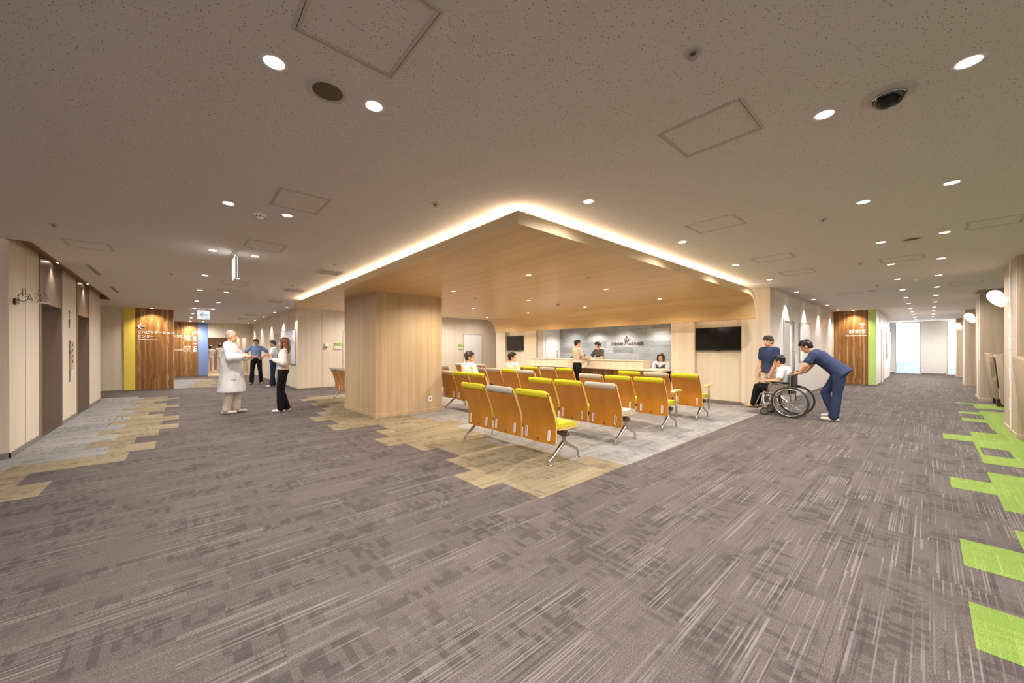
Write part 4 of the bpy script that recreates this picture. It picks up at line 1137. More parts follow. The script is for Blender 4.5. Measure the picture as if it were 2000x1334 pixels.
X = [3.17, 4.53, 5.89, 7.26]
bench('beam bench nearest the camera, lime, grey and lime headrests', X[0], 2.795, ['lime', 'silver', 'lime'], (2.92, 4.63))
bench('second beam bench from the camera, grey headrest at its right end then two lime', X[1], 2.795, ['silver', 'lime', 'lime'], (2.92, 4.63))
bench('third beam bench from the camera, armrest and two lime headrests at right', X[2], 2.795, ['lime', 'lime', 'silver'], (2.92, 4.63), True)
bench('farthest beam bench at right with an armrest, a grey headrest between two lime', X[3], 2.795, ['lime', 'silver', 'lime'], (2.92, 4.63), True)
bench('beam bench right beside the oak column carrying the nearer seated man', X[1] + 0.0, 5.73, ['lime', 'lime', 'silver'], (5.85, 7.36))
bench('beam bench carrying the farther seated man, one row behind the other man', X[2], 5.73, ['silver', 'lime', 'silver', 'silver'], (5.85, 8.16))
bench('four-seat beam bench nearest the standing visitor at the counter', X[3], 5.76, ['lime', 'silver', 'lime', 'lime'], (5.88, 8.18))
bench('beam bench peeking out left of the oak column', X[0], 9.18, ['silver', 'silver', 'silver'], (9.32, 10.98))
bench('beam bench mostly hidden by the right edge of the oak column', X[2], 9.22, ['silver', 'silver', 'silver'], (9.36, 11.03))
bench('beam bench with grey headrests behind the nearer seated man, before the white door', X[3], 9.26, ['silver', 'silver', 'silver'], (9.40, 11.06))
for o in PROTO_OBJS: bpy.data.objects.remove(o)

# ================================================================== lounge sofas at the right edge
def sofa(label, x, y, face):
    """face -1: opens towards -x; near side at local y = 0, body runs to -y"""
    t = thing('lounge_chair', label, 'armchair', (x, y, 0))
    W = 1.15; f = face
    def hull(name, prof, y0, y1, lean0, lean1, mat, bevel=0.02):
        bm = BM()
        a = [bm.verts.new((f * px_, y0 - lean0 * (1.2 - pz), pz)) for px_, pz in prof]; b = [bm.verts.new((f * px_, y1 + lean1 * (1.2 - pz), pz)) for px_, pz in prof]
        n = len(prof); bm.faces.new(list(reversed(a))); bm.faces.new(b)
        for i in range(n): bm.faces.new((a[i], a[(i + 1) % n], b[(i + 1) % n], b[i]))
        return obj(name, bm, mat, t, smooth=40, bevel=bevel, seg=3)
    side = [(0.0, 0.17), (1.02, 0.17), (1.04, 0.60), (0.98, 0.68), (1.02, 1.02), (0.98, 1.14), (0.86, 1.21), (-0.10, 1.235), (-0.04, 0.6)]
    hull('side_wing', side, 0.0, -0.07, 0.075, -0.075, MAT['sofa'])
    hull('side_wing', side, -W + 0.07, -W, -0.075, 0.075, MAT['sofa'])
    hull('back', [(0.0, 0.17), (0.14, 0.17), (0.10, 0.6), (0.03, 1.22), (-0.10, 1.235), (-0.04, 0.6)], -0.06, -W + 0.06, 0.075, 0.075, MAT['sofa'])
    hull('inner_back', [(0.14, 0.42), (0.24, 0.42), (0.17, 1.14), (0.08, 1.20)], -0.10, -W + 0.10, 0.07, 0.07, MAT['sofa_in'], 0.03)
    hull('seat', [(0.10, 0.17), (1.16, 0.17), (1.18, 0.44), (0.14, 0.42)], -0.09, -W + 0.09, 0.05, 0.05, MAT['sofa_in'], 0.03)
    for lx in (0.10, 0.94):
        for ly in (-0.14, -W + 0.14):
            bm = BM(); box(bm, *sorted((f * lx - 0.022, f * lx + 0.022)), ly - 0.022, ly + 0.022, 0, 0.175); obj('leg', bm, MAT['walnut'], t)
    return t
sofa('high-backed beige lounge chair against the second column, blue cushion on its seat', 14.97, -0.93, -1)
sofa('high-backed beige lounge chair turned away, between the first two right-hand columns', 11.75, -0.93, 1)
sofa('high-backed beige lounge chair cut by the right edge, before the near right column', 9.06, -0.815, -1)
t = thing('cushion', 'pale blue cushion standing on the seat of the lounge chair by the second column', 'cushion', (14.62, -1.26, 0.445))
bm = BM(); ball(bm, (0, 0, 0.20), (0.09, 0.21, 0.20), 20, 12)
for v in bm.verts:
    v.co.y *= 1.0 + 0.18 * (abs((v.co.z - 0.2) / 0.2)); v.co.z = max(v.co.z, 0.004)
obj('cover', bm, MAT['cushion_blue'], t, smooth=True)
bm = BM(); tube(bm, [(0, 0.21 * math.cos(2 * PI * k / 20), 0.20 + 0.195 * math.sin(2 * PI * k / 20)) for k in range(20)], 0.006, 5, closed=True); obj('piping', bm, MAT['cushion_blue'], t)

# ================================================================== wheelchair (y forward, x right)
WCX, WCY, WCR = 9.12, 1.80, math.radians(0)
def wheelchair():
    t = thing('wheelchair', 'grey wheelchair rolling left at the corner of the pale carpet', 'wheelchair', (WCX, WCY, 0), WCR)
    R = 0.295
    for s in (-1, 1):
        x = s * 0.275
        bm = BM(); tube(bm, [(x, R * math.cos(2 * PI * k / 40), R + R * math.sin(2 * PI * k / 40)) for k in range(40)], 0.014, 8, closed=True)
        for v in bm.verts: v.co.z = max(v.co.z, 0.001)
        w = obj('wheel', bm, MAT['rubber'], t, smooth=True)
        bm = BM(); tube(bm, [(x, (R - .022) * math.cos(2 * PI * k / 40), R + (R - .022) * math.sin(2 * PI * k / 40)) for k in range(40)], 0.008, 6, closed=True); obj('rim', bm, MAT['alu'], w, smooth=True)
        bm = BM(); tube(bm, [(x + s * 0.035, (R - .035) * math.cos(2 * PI * k / 40), R + (R - .035) * math.sin(2 * PI * k / 40)) for k in range(40)], 0.009, 6, closed=True); obj('hand_rim', bm, MAT['alu'], w, smooth=True)
        bm = BM()
        for k in range(18):
            a = 2 * PI * k / 18; b_ = a + (0.5 if k % 2 else -0.5)
            tube(bm, [(x + (0.015 if k % 2 else -0.015), 0.028 * math.cos(b_), R + 0.028 * math.sin(b_)), (x, (R - .025) * math.cos(a), R + (R - .025) * math.sin(a))], 0.0022, 5)
        obj('spokes', bm, MAT['alu'], w)
        bm = BM(); lathe(bm, [(0, -0.03), (0.03, -0.03), (0.03, 0.03), (0, 0.03)], (x, 0, R), 14, 'x'); obj('hub', bm, MAT['alu'], w, smooth=40)
        # caster
        cxs = s * 0.235
        bm = BM(); tube(bm, [(cxs, 0.43 + 0.062 * math.cos(2 * PI * k / 24), 0.078 + 0.062 * math.sin(2 * PI * k / 24)) for k in range(24)], 0.016, 8, closed=True); c = obj('caster', bm, MAT['rubber'], t, smooth=True)
        bm = BM(); lathe(bm, [(0, -0.012), (0.052, -0.012), (0.052, 0.012), (0, 0.012)], (cxs, 0.43, 0.078), 18, 'x'); obj('caster_hub', bm, MAT['steel'], c)
        bm = BM()
        for q in (-0.022, 0.022): tube(bm, [(cxs + q, 0.43, 0.078), (cxs + q, 0.45, 0.165)], 0.007, 6)
        tube(bm, [(cxs - 0.022, 0.45, 0.165), (cxs + 0.022, 0.45, 0.165)], 0.008, 6); tube(bm, [(cxs, 0.45, 0.165), (cxs, 0.45, 0.25)], 0.011, 8); obj('caster_fork', bm, MAT['steel'], c)
        # side frame
        fx = s * 0.22
        bm = BM()
        tube(bm, [(fx, -0.06, 0.880), (fx, -0.01, 0.885), (fx, 0.0, 0.85), (fx, 0.0, 0.44), (fx, 0.0, R)], 0.012, 8)
        tube(bm, [(fx, 0.0, 0.44), (fx, 0.44, 0.45), (fx, 0.50, 0.42), (fx, 0.60, 0.16)], 0.012, 8)
        tube(bm, [(fx, 0.0, R), (fx, 0.20, 0.22), (fx, 0.45, 0.24), (fx, 0.45, 0.45)], 0.012, 8)
        tube(bm, [(fx, 0.0, 0.64), (fx, 0.30, 0.65), (fx, 0.36, 0.60), (fx, 0.37, 0.45)], 0.011, 8)
        obj('side_frame', bm, MAT['alu'], t, smooth=True)
        bm = BM(); box(bm, fx - 0.028, fx + 0.028, 0.02, 0.31, 0.655, 0.685); obj('armrest', bm, MAT['black'], t, bevel=0.010)
        bm = BM(); box(bm, fx - 0.004, fx + 0.004, 0.03, 0.35, 0.46, 0.63); obj('side_guard', bm, MAT['base'], t)
        bm = BM(); tube(bm, [(fx, -0.03, 0.882), (fx, -0.15, 0.874)], 0.016, 10); obj('push_handle', bm, MAT['rubber'], t, smooth=True)
        bm = BM(); tube(bm, [(fx, -0.03, 0.85), (fx, -0.09, 0.83), (fx, -0.13, 0.838)], 0.006, 6); obj('brake_lever', bm, MAT['black'], t)
        bm = BM(); box(bm, fx - 0.075 if s > 0 else fx - 0.07, fx + 0.07 if s > 0 else fx + 0.075, 0.56, 0.72, 0.115, 0.130)
        for v in bm.verts: v.co.x -= s * 0.075
        obj('footplate', bm, MAT['black'], t, bevel=0.004)
    bm = BM(); tube(bm, [(-0.22, 0.1, 0.23), (0.22, 0.34, 0.44)], 0.011, 8); tube(bm, [(0.22, 0.1, 0.23), (-0.22, 0.34, 0.44)], 0.011, 8); tube(bm, [(-0.275, 0, R), (0.275, 0, R)], 0.010, 8); obj('cross_brace', bm, MAT['steel'], t, smooth=True)
    bm = BM(); sheet(bm, [(0.02, 0.0)], 0, 1) if False else box(bm, -0.21, 0.21, 0.02, 0.44, 0.425, 0.455); obj('seat', bm, MAT['black'], t, bevel=0.01)
    bm = BM(); box(bm, -0.21, 0.21, -0.035, -0.012, 0.46, 0.84); obj('backrest', bm, MAT['black'], t, bevel=0.008)
    bm = BM(); box(bm, -0.2, 0.2, 0.46, 0.475, 0.22, 0.34); obj('calf_strap', bm, MAT['base'], t)
    return t
wheelchair()
# ================================================================== people
def organic(name, build, mat, parent, voxel=0.010, smooth=5, noise=0.0, nscale=14.0):
    """overlapping closed shapes fused into one continuous skin"""
    bm = BM(); build(bm)
    bmesh.ops.recalc_face_normals(bm, faces=bm.faces[:])
    me = bpy.data.meshes.new('tmp'); bm.to_mesh(me); bm.free()
    o = bpy.data.objects.new('tmp', me); COL.objects.link(o)
    r = o.modifiers.new('r', 'REMESH'); r.mode = 'VOXEL'; r.voxel_size = voxel
    s = o.modifiers.new('s', 'SMOOTH'); s.factor = 0.5; s.iterations = smooth
    dg = bpy.context.evaluated_depsgraph_get()
    nm = bpy.data.meshes.new_from_object(o.evaluated_get(dg))
    bpy.data.objects.remove(o); bpy.data.meshes.remove(me)
    if noise > 0:
        from mathutils import noise as NZ
        for v in nm.vertices:
            p = v.co
            k = NZ.noise(Vector((p.x * nscale, p.y * nscale, p.z * nscale * 0.45)))
            v.co = p + v.normal * (k * noise)
    for p in nm.polygons: p.use_smooth = True
    nm.name = name
    return link(name, nm, mat, parent)

def cap(bm, a, b, ra, rb, seg=12):
    """tapered limb segment with round ends"""
    a, b = Vector(a), Vector(b)
    n = 4; d = b - a
    if d.length < 1e-6: return ball(bm, a, ra, seg, 8)
    dn = d.normalized(); pts = []; rs = []
    for i in range(n, 0, -1):
        t = PI / 2 * i / n; pts.append(a - dn * ra * math.sin(t)); rs.append(max(ra * math.cos(t), ra * 0.05))
    for i in range(5): pts.append(a + d * (i / 4)); rs.append(ra + (rb - ra) * i / 4)
    for i in range(1, n + 1):
        t = PI / 2 * i / n; pts.append(b + dn * rb * math.sin(t)); rs.append(max(rb * math.cos(t), rb * 0.05))
    return tube(bm, pts, rs, seg)

def chain(bm, pts, rs, seg=12):
    for i in range(len(pts) - 1): cap(bm, pts[i], pts[i + 1], rs[i], rs[i + 1], seg)

def loft(bm, secs, lat, seg=20):
    """sections (centre, half width, half depth); rings stay square to the spine, lat = sideways axis"""
    cs = [Vector(s[0]) for s in secs]; rings = []
    for i, (c, rx, ry) in enumerate(secs):
        d = (cs[min(i + 1, len(cs) - 1)] - cs[max(i - 1, 0)]).normalized()
        l = (lat - d * lat.dot(d)).normalized(); f = d.cross(l)
        rings.append([bm.verts.new(cs[i] + l * (rx * math.cos(2 * PI * k / seg)) + f * (ry * math.sin(2 * PI * k / seg))) for k in range(seg)])
    for a, b in zip(rings, rings[1:]):
        for k in range(seg): bm.faces.new((a[k], a[(k + 1) % seg], b[(k + 1) % seg], b[k]))
    bm.faces.new(list(reversed(rings[0]))); bm.faces.new(rings[-1])
    return bm

def hand(bm, wr, fdir, palm_n, side, s=1.0, curl=0.5):
    """palm, four fingers of different length bent at the knuckles, thumb from the side of the palm"""
    fdir = fdir.normalized(); palm_n = (palm_n - fdir * palm_n.dot(fdir)).normalized()
    lat = fdir.cross(palm_n) * side
    pc = wr + fdir * 0.048 * s
    R3 = Matrix((lat, fdir, palm_n)).transposed()
    ball(bm, pc, (0.041 * s, 0.052 * s, 0.016 * s), 12, 8, R3)
    for k, (off, ln) in enumerate(((0.030, 0.066), (0.0105, 0.076), (-0.009, 0.071), (-0.028, 0.056))):
        b = wr + fdir * 0.088 * s + lat * off * s
        d = (fdir + lat * off * 1.5).normalized(); p = b
        pts = [b - d * 0.012 * s]
        for j, fr in enumerate((0.45, 0.32, 0.23)):
            ang = curl * (0.45 + 0.35 * j); dd = (d * math.cos(ang) + palm_n * math.sin(ang)).normalized()
            p = p + dd * ln * fr * s; pts.append(p.copy()); d = dd
        chain(bm, pts, [0.0095 * s, 0.009 * s, 0.0085 * s, 0.0075 * s], 8)
    tb = wr + fdir * 0.028 * s + lat * 0.034 * s
    d = (fdir * 0.75 + lat * 0.7 + palm_n * 0.35).normalized()
    p1 = tb + d * 0.034 * s; p2 = p1 + (fdir * 0.9 + lat * 0.25 + palm_n * 0.35).normalized() * 0.028 * s
    chain(bm, [tb - d * 0.012 * s, p1, p2], [0.0125 * s, 0.0105 * s, 0.009 * s], 8)

STAND = dict(pel=(0, 0, .93), waist=(0, 0, 1.06), chest=(0, .0, 1.27), neck=(0, -.02, 1.435), head=(0, .015, 1.575),
             shL=(-.172, -.01, 1.385), shR=(.172, -.01, 1.385), elL=(-.215, -.03, 1.11), elR=(.215, -.03, 1.11), wrL=(-.23, .05, .87), wrR=(.23, .05, .87),
             hipL=(-.085, 0, .91), hipR=(.085, 0, .91), knL=(-.095, .015, .49), knR=(.095, .015, .49), anL=(-.10, -.03, .085), anR=(.10, -.03, .085),
             toeL=(0, 1, 0), toeR=(0, 1, 0), hdL=(0, .15, -1), hdR=(0, .15, -1), pnL=(1, 0, 0), pnR=(-1, 0, 0), hyaw=0.0, hpitch=0.0, curl=0.5)

def person(label, loc, facing, pose=None, H=1.70, fat=1.0, top='shirt', bottom='dark', shoes='shoe', hair='short', hairmat='hair', skin='skin',
           sleeve='short', tuck=True, female=False, coat=None, long_sleeve_puff=0.0, hide_legs=False, group=None, vest=None, hem=None, voxel=0.011, face=True, legw=1.0):
    """facing: world direction the body faces; pose: joints in metres for a 1.70 m figure (x right, y forward)"""
    P = dict(STAND); P.update(pose or {})
    k = H / 1.70
    J = {a: (Vector(v) * k if isinstance(v, tuple) and a[:2] not in ('hd', 'pn') and a[:3] != 'toe' else v) for a, v in P.items()}
    rz = math.atan2(facing[1], facing[0]) - PI / 2
    t = thing('person', label, 'person', loc, rz, group)
    lat = (J['shR'] - J['shL']); lat.z *= 0.3; lat.normalize()
    hl = (J['hipR'] - J['hipL']).normalized()
    sw = 0.92 if female else 1.0
    vx = voxel
    # head frame
    hq = Matrix.Rotation(J['hyaw'], 3, 'Z') @ Matrix.Rotation(J['hpitch'], 3, 'X')
    hc = J['head']; hx = lambda x, y, z: hc + hq @ (Vector((x, y, z)) * k)
    def torso(bm, g=0.0, low=None, fatk=1.0, hemw=0.0):
        f = fat * fatk
        secs = []
        if low is not None: secs.append((low, 0.168 * f * k + g + hemw, (0.112 * (fat ** 1.4)) * k + g + hemw))
        else: secs.append((J['pel'] + Vector((0, 0, -0.05 * k)) * 0, 0.162 * f * k * (1.04 if female else 1) + g, 0.108 * f * k + g))
        mid = (J['waist'] + J['chest']) / 2
        secs += [(J['waist'], (0.138 if not female else 0.122) * f * k + g, 0.098 * f * fat * k + g), (mid, 0.148 * f * k * sw + g, 0.102 * f * k + g),
                 (J['chest'], 0.166 * f * k * sw + g, 0.112 * f * k + g), (J['chest'].lerp(J['neck'], 0.55), 0.165 * k * sw + g, 0.098 * k + g), (J['chest'].lerp(J['neck'], 0.85), 0.115 * k * sw + g, 0.075 * k + g), (J['neck'], 0.058 * k + g, 0.056 * k + g)]
        loft(bm, secs, lat)
        for s in 'LR':
            cap(bm, J['chest'].lerp(J['neck'], 0.7), J['sh' + s], 0.062 * k + g, 0.056 * k + g)
    def arm(bm, s, g=0.0, upto=1.0, puff=0.0, cuff=0.0):
        sh, el, wr = J['sh' + s], J['el' + s], J['wr' + s]
        a = 0.054 * k * (fat ** 0.5) + g; b = 0.042 * k * (fat ** 0.4) + g; c = 0.028 * k + g
        if upto >= 2: chain(bm, [sh, sh.lerp(el, 0.5), el, el.lerp(wr, 0.45), wr], [a, a * 0.93 + puff * .5, b + puff, b * 0.92 + puff * 1.15, c + cuff])
        else:
            e = sh.lerp(el, min(upto, 1.0)); chain(bm, [sh, sh.lerp(e, 0.5), e], [a, a * 0.98, a * 0.93 + cuff])
            if upto > 1: chain(bm, [el, el.lerp(wr, upto - 1)], [b, b * 0.97 + cuff])
    def leg(bm, s, g=0.0, to=1.0, hemr=0.0):
        hp, kn, an = J['hip' + s], J['kn' + s], J['an' + s]
        a, b, c = 0.088 * k * (fat ** 0.5) + g, 0.057 * k + g, 0.040 * k + g + hemr
        calf = kn.lerp(an, 0.3)
        chain(bm, [hp, hp.lerp(kn, 0.5), kn, calf, an], [a, a * 0.84, b, b * 0.98 + hemr * 0.3, c])
    def build_body(bm):
        torso(bm, -0.004)
        cap(bm, J['neck'] - Vector((0, 0, .03 * k)), hx(0, -0.02, -0.06), 0.055 * k, 0.052 * k)
        ball(bm, hx(0, -0.012, 0.02), Vector((0.076, 0.094, 0.100)) * k, 18, 12, hq)
        ball(bm, hx(0, 0.022, -0.052), Vector((0.056, 0.068, 0.066)) * k, 16, 10, hq)
        ball(bm, hx(0, 0.062, -0.092), Vector((0.026, 0.022, 0.020)) * k, 12, 8, hq)
        chain(bm, [hx(0, 0.083, 0.018), hx(0, 0.101, -0.022)], [0.008 * k, 0.0125 * k], 8)
        for s in (-1, 1): ball(bm, hx(s * 0.077, -0.006, -0.012), Vector((0.010, 0.020, 0.032)) * k, 10, 8, hq)
        for s in 'LR':
            arm(bm, s, 0, 2.0)
            el, wr = J['el' + s], J['wr' + s]
            fd = Vector(J['hd' + s]); pn = Vector(J['pn' + s])
            hand(bm, wr, fd, pn, 1 if s == 'L' else -1, k * 1.02, J['curl'])
            if not hide_legs: leg(bm, s)
    body = organic('body', build_body, MAT[skin], t, min(vx, 0.0085), 4)
    # face
    if face:
        for s in (-1, 1):
            bm = BM(); ball(bm, hx(s * 0.031, 0.0735, 0.012), Vector((0.0115, 0.008, 0.0062)) * k, 10, 6, hq); obj('eye', bm, MAT['eye'], t, smooth=True)
            bm = BM(); tube(bm, [hx(s * 0.015, 0.0815, 0.034), hx(s * 0.032, 0.0800, 0.039), hx(s * 0.048, 0.070, 0.033)], 0.0035 * k, 5); obj('eyebrow', bm, MAT[hairmat], t)
        bm = BM(); ball(bm, hx(0, 0.0865, -0.058), Vector((0.021, 0.006, 0.0065)) * k, 10, 6, hq); obj('mouth', bm, MAT['lip'], t, smooth=True)
    # hair
    def build_hair(bm):
        if hair == 'shaved':
            ball(bm, hx(0, -0.022, 0.030), Vector((0.081, 0.096, 0.096)) * k, 20, 12, hq); ball(bm, hx(0, -0.050, -0.02), Vector((0.070, 0.052, 0.055)) * k, 16, 10, hq); return
        ball(bm, hx(0, -0.026, 0.036), Vector((0.088, 0.096, 0.098)) * k, 20, 12, hq)
        for a in (-0.045, -0.015, 0.015, 0.045): cap(bm, hx(a, 0.01, 0.115), hx(a * 1.25, 0.078, 0.070), 0.026 * k, 0.016 * k, 10)
        for s in (-1, 1): cap(bm, hx(s * 0.074, 0.022, 0.05), hx(s * 0.078, 0.012, 0.005), 0.017 * k, 0.010 * k, 8)
        if hair == 'long':
            for a in (-0.07, -0.035, 0, 0.035, 0.07): chain(bm, [hx(a, -0.05, 0.05), hx(a * 1.15, -0.085, -0.08), hx(a * 1.2, -0.085, -0.20), hx(a * 1.0, -0.07, -0.36)], [0.045 * k, 0.042 * k, 0.036 * k, 0.016 * k], 10)
            for s in (-1, 1): chain(bm, [hx(s * 0.070, 0.03, 0.05), hx(s * 0.088, 0.035, -0.06), hx(s * 0.092, 0.03, -0.18), hx(s * 0.085, 0.05, -0.36)], [0.028 * k, 0.028 * k, 0.030 * k, 0.014 * k], 10)
        elif hair == 'bob':
            for a in (-0.06, -0.02, 0.02, 0.06): chain(bm, [hx(a, -0.05, 0.04), hx(a * 1.15, -0.07, -0.06), hx(a * 1.15, -0.055, -0.115)], [0.045 * k, 0.042 * k, 0.028 * k], 10)
            for s in (-1, 1): chain(bm, [hx(s * 0.070, 0.03, 0.06), hx(s * 0.086, 0.030, -0.03), hx(s * 0.082, 0.028, -0.11)], [0.030 * k, 0.028 * k, 0.018 * k], 10)
        elif hair == 'tied':
            chain(bm, [hx(0.05, -0.07, 0.0), hx(0.075, -0.05, -0.10), hx(0.075, -0.01, -0.20)], [0.04 * k, 0.034 * k, 0.018 * k], 10)
            for s in (-1, 1): chain(bm, [hx(s * 0.070, 0.035, 0.06), hx(s * 0.083, 0.03, -0.045)], [0.026 * k, 0.014 * k], 10)
        else:
            ball(bm, hx(0, -0.050, -0.02), Vector((0.074, 0.056, 0.062)) * k, 16, 10, hq)
    organic('hair', build_hair, MAT[hairmat], t, 0.0085, 3, 0.004 if hair != 'shaved' else 0.0, 38)
    # trousers and shoes
    if not hide_legs:
        def build_tr(bm):
            loft(bm, [(J['pel'] - Vector((0, 0, 0.06 * k)), 0.150 * fat * k * legw, 0.108 * fat * k), (J['pel'], 0.166 * fat * k * (1.03 if female else 1), 0.118 * fat * k), (J['waist'] - (J['waist'] - J['pel']) * 0.25, 0.146 * fat * k * (0.92 if female else 1), 0.106 * fat * fat * k)], hl)
            for s in 'LR': leg(bm, s, 0.012 * legw, 1.0, 0.020 * legw)
        organic('trousers', build_tr, MAT[bottom], t, vx, 4, 0.006, 16)
        for s in 'LR':
            d = Vector(P['toe' + s]).normalized(); an = J['an' + s]
            def build_shoe(bm, d=d, an=an):
                g0 = an + Vector((0, 0, -0.052 * k))
                chain(bm, [g0 - d * 0.045 * k, g0 + d * 0.05 * k, g0 + d * 0.155 * k], [0.036 * k, 0.040 * k, 0.032 * k], 12)
                cap(bm, an - d * 0.01 + Vector((0, 0, 0.0)), g0 + d * 0.03, 0.040 * k, 0.040 * k)
                if abs(an.z - 0.085 * k) < 0.02:
                    for v in bm.verts: v.co.z = max(v.co.z, 0.004)
            organic('shoe', build_shoe, MAT[shoes], t, 0.008, 3)
    # top
    def build_top(bm):
        low = (J['pel'] + (J['waist'] - J['pel']) * 0.35) if tuck else (J['pel'] - (J['waist'] - J['pel']).normalized() * (0.06 if hem is None else hem) * k)
        torso(bm, 0.012, low, 1.0, 0.012 if tuck else 0.016)
        for s in 'LR': arm(bm, s, 0.013, 0.62 if sleeve == 'short' else (2.0 if sleeve == 'long' else 1.35), long_sleeve_puff, 0.008)
    if coat is None: organic('top', build_top, MAT[top], t, vx, 4, 0.007, 15)
    # collar
    if top in ('shirt', 'polo', 'coat') or coat:
        bm = BM()
        n_ = J['neck'] + Vector((0, -0.006, -0.012)) * k
        pts = [n_ + lat * (0.066 * k * math.cos(a)) + Vector((0, 1, 0)) * (0.062 * k * math.sin(a)) + Vector((0, 0, 0.018 - 0.026 * max(0, math.sin(a)))) * k for a in [2 * PI * q / 18 for q in range(18)]]
        tube(bm, pts, 0.014 * k, 6, closed=True, flat=1.6); obj('collar', bm, MAT[coat or top], t, smooth=True)
    if vest:
        def build_vest(bm):
            torso(bm, 0.022, J['waist'] - Vector((0, 0, 0.05 * k)), 0.97)
        o = organic('vest', build_vest, MAT[vest], t, vx, 4, 0.002)
        bm = bmesh.new(); bm.from_mesh(o.data)
        zt = J['chest'].lerp(J['neck'], 0.62).z
        bmesh.ops.delete(bm, geom=[f for f in bm.faces if f.calc_center_median().z > zt - max(0, (0.10 * k - abs(f.calc_center_median().x)) * 1.0) * (1 if f.calc_center_median().y > 0.02 else 0.2) or abs(f.calc_center_median().x) > 0.175 * k], context='FACES')
        bm.to_mesh(o.data); bm.free()
    if tuck and not hide_legs and coat is None:
        bm = BM(); w = J['pel'] + (J['waist'] - J['pel']) * 0.62
        pts = [w + hl * (0.152 * fat * k * (0.90 if female else 1) * math.cos(a)) + Vector((0, 1, 0)) * (0.110 * fat * fat * k * math.sin(a)) for a in [2 * PI * q / 24 for q in range(24)]]
        tube(bm, pts, 0.014 * k, 6, closed=True); obj('belt', bm, MAT['belt' if bottom == 'dark' and top == 'polo' else bottom], t, smooth=True)
    if coat:
        def build_coat(bm):
            torso(bm, 0.020, J['pel'], 1.02)
            wz = J['waist']; zb = 0.44 * k
            loft(bm, [(Vector((0, 0.01, zb)), 0.270 * k, 0.245 * k), (Vector((0, 0.012, 0.62 * k)), 0.250 * k, 0.222 * k), (Vector((0, 0.015, 0.82 * k)), 0.228 * k, 0.198 * k), (wz, 0.192 * fat * k, 0.150 * fat * k), (J['chest'], 0.172 * fat * k, 0.128 * fat * k), (J['chest'].lerp(J['neck'], 0.45), 0.150 * k, 0.105 * k), (J['chest'].lerp(J['neck'], 0.8), 0.09 * k, 0.075 * k)], lat)
            for s in 'LR': arm(bm, s, 0.022, 1.55, 0, 0.014)
        o = organic('coat', build_coat, MAT[coat], t, vx, 4, 0.012, 11)
        for s in (-1, 1):
            bm = BM(); box(bm, s * 0.235 - 0.006, s * 0.235 + 0.006, -0.02, 0.14, 0.70 * k, 0.84 * k)
            obj('pocket', bm, MAT[coat], o, bevel=0.004)
        for s in 'LR':
            bm = BM(); a_, b_ = J['el' + s].lerp(J['wr' + s], 0.50), J['el' + s].lerp(J['wr' + s], 0.62); tube(bm, [a_, b_], [0.070 * k, 0.066 * k], 14); obj('cuff', bm, MAT[coat], o, smooth=40, bevel=0.006)
        bm = BM(); tube(bm, [Vector((0.02, 0.150 * fat, 1.30)) * k, Vector((0.02, 0.200, 1.0)) * k, Vector((0.02, 0.222, 0.75)) * k, Vector((0.02, 0.258, 0.45)) * k], 0.006, 6); obj('front_edge', bm, MAT[coat], o)
    return t

FWD = Vector((_F.x, _F.y)); RGT = Vector((_R0.x, _R0.y))
# --- white-coated doctor and the long-haired woman, talking
doc = (0.80, 9.90, 0)
wom = (1.665, 9.37, 0)
dw = Vector((wom[0] - doc[0], wom[1] - doc[1]))
person('heavy grey-haired man in a long white coat facing the long-haired woman', doc, RGT * 0.93 + FWD * 0.36, dict(
    elR=(.26, .06, 1.13), wrR=(.17, .30, 1.16), elL=(-.26, .07, 1.13), wrL=(-.13, .30, 1.14), hdR=(-.15, 1, .05), hdL=(.1, 1, .12), pnR=(0, .1, 1), pnL=(0, -.1, 1),
    anL=(-.09, .07, .085), knL=(-.10, .06, .49), anR=(.10, -.06, .085), hpitch=-0.10, curl=0.35), 1.77, 1.17, 'coat', 'offwhite', 'shoe', 'shaved', 'hair_grey', 'skin', coat='coat', legw=1.0)
person('long brown-haired woman in a white blouse and black trousers facing the coated man', wom, -RGT * 0.90 - FWD * 0.40, dict(
    chest=(0, -.03, 1.27), neck=(0, -.04, 1.435), head=(0, -.02, 1.575), waist=(0, -.01, 1.06), shL=(-.155, -.04, 1.385), shR=(.155, -.04, 1.385),
    elL=(-.215, -.06, 1.12), elR=(.21, -.06, 1.12), wrL=(-.12, .15, 1.19), wrR=(.12, .14, 1.17), hdL=(.5, .7, .35), hdR=(-.5, .7, .3), pnL=(.5, 0, .6), pnR=(-.5, 0, .6),
    knL=(-.08, .05, .49), knR=(.08, .05, .49), anL=(-.085, .03, .085), anR=(.085, -.06, .085), curl=1.0), 1.61, 0.98, 'blouse', 'dark', 'shoe', 'long', 'hair_brown', 'skin2', 'long', True, True, None, 0.022)
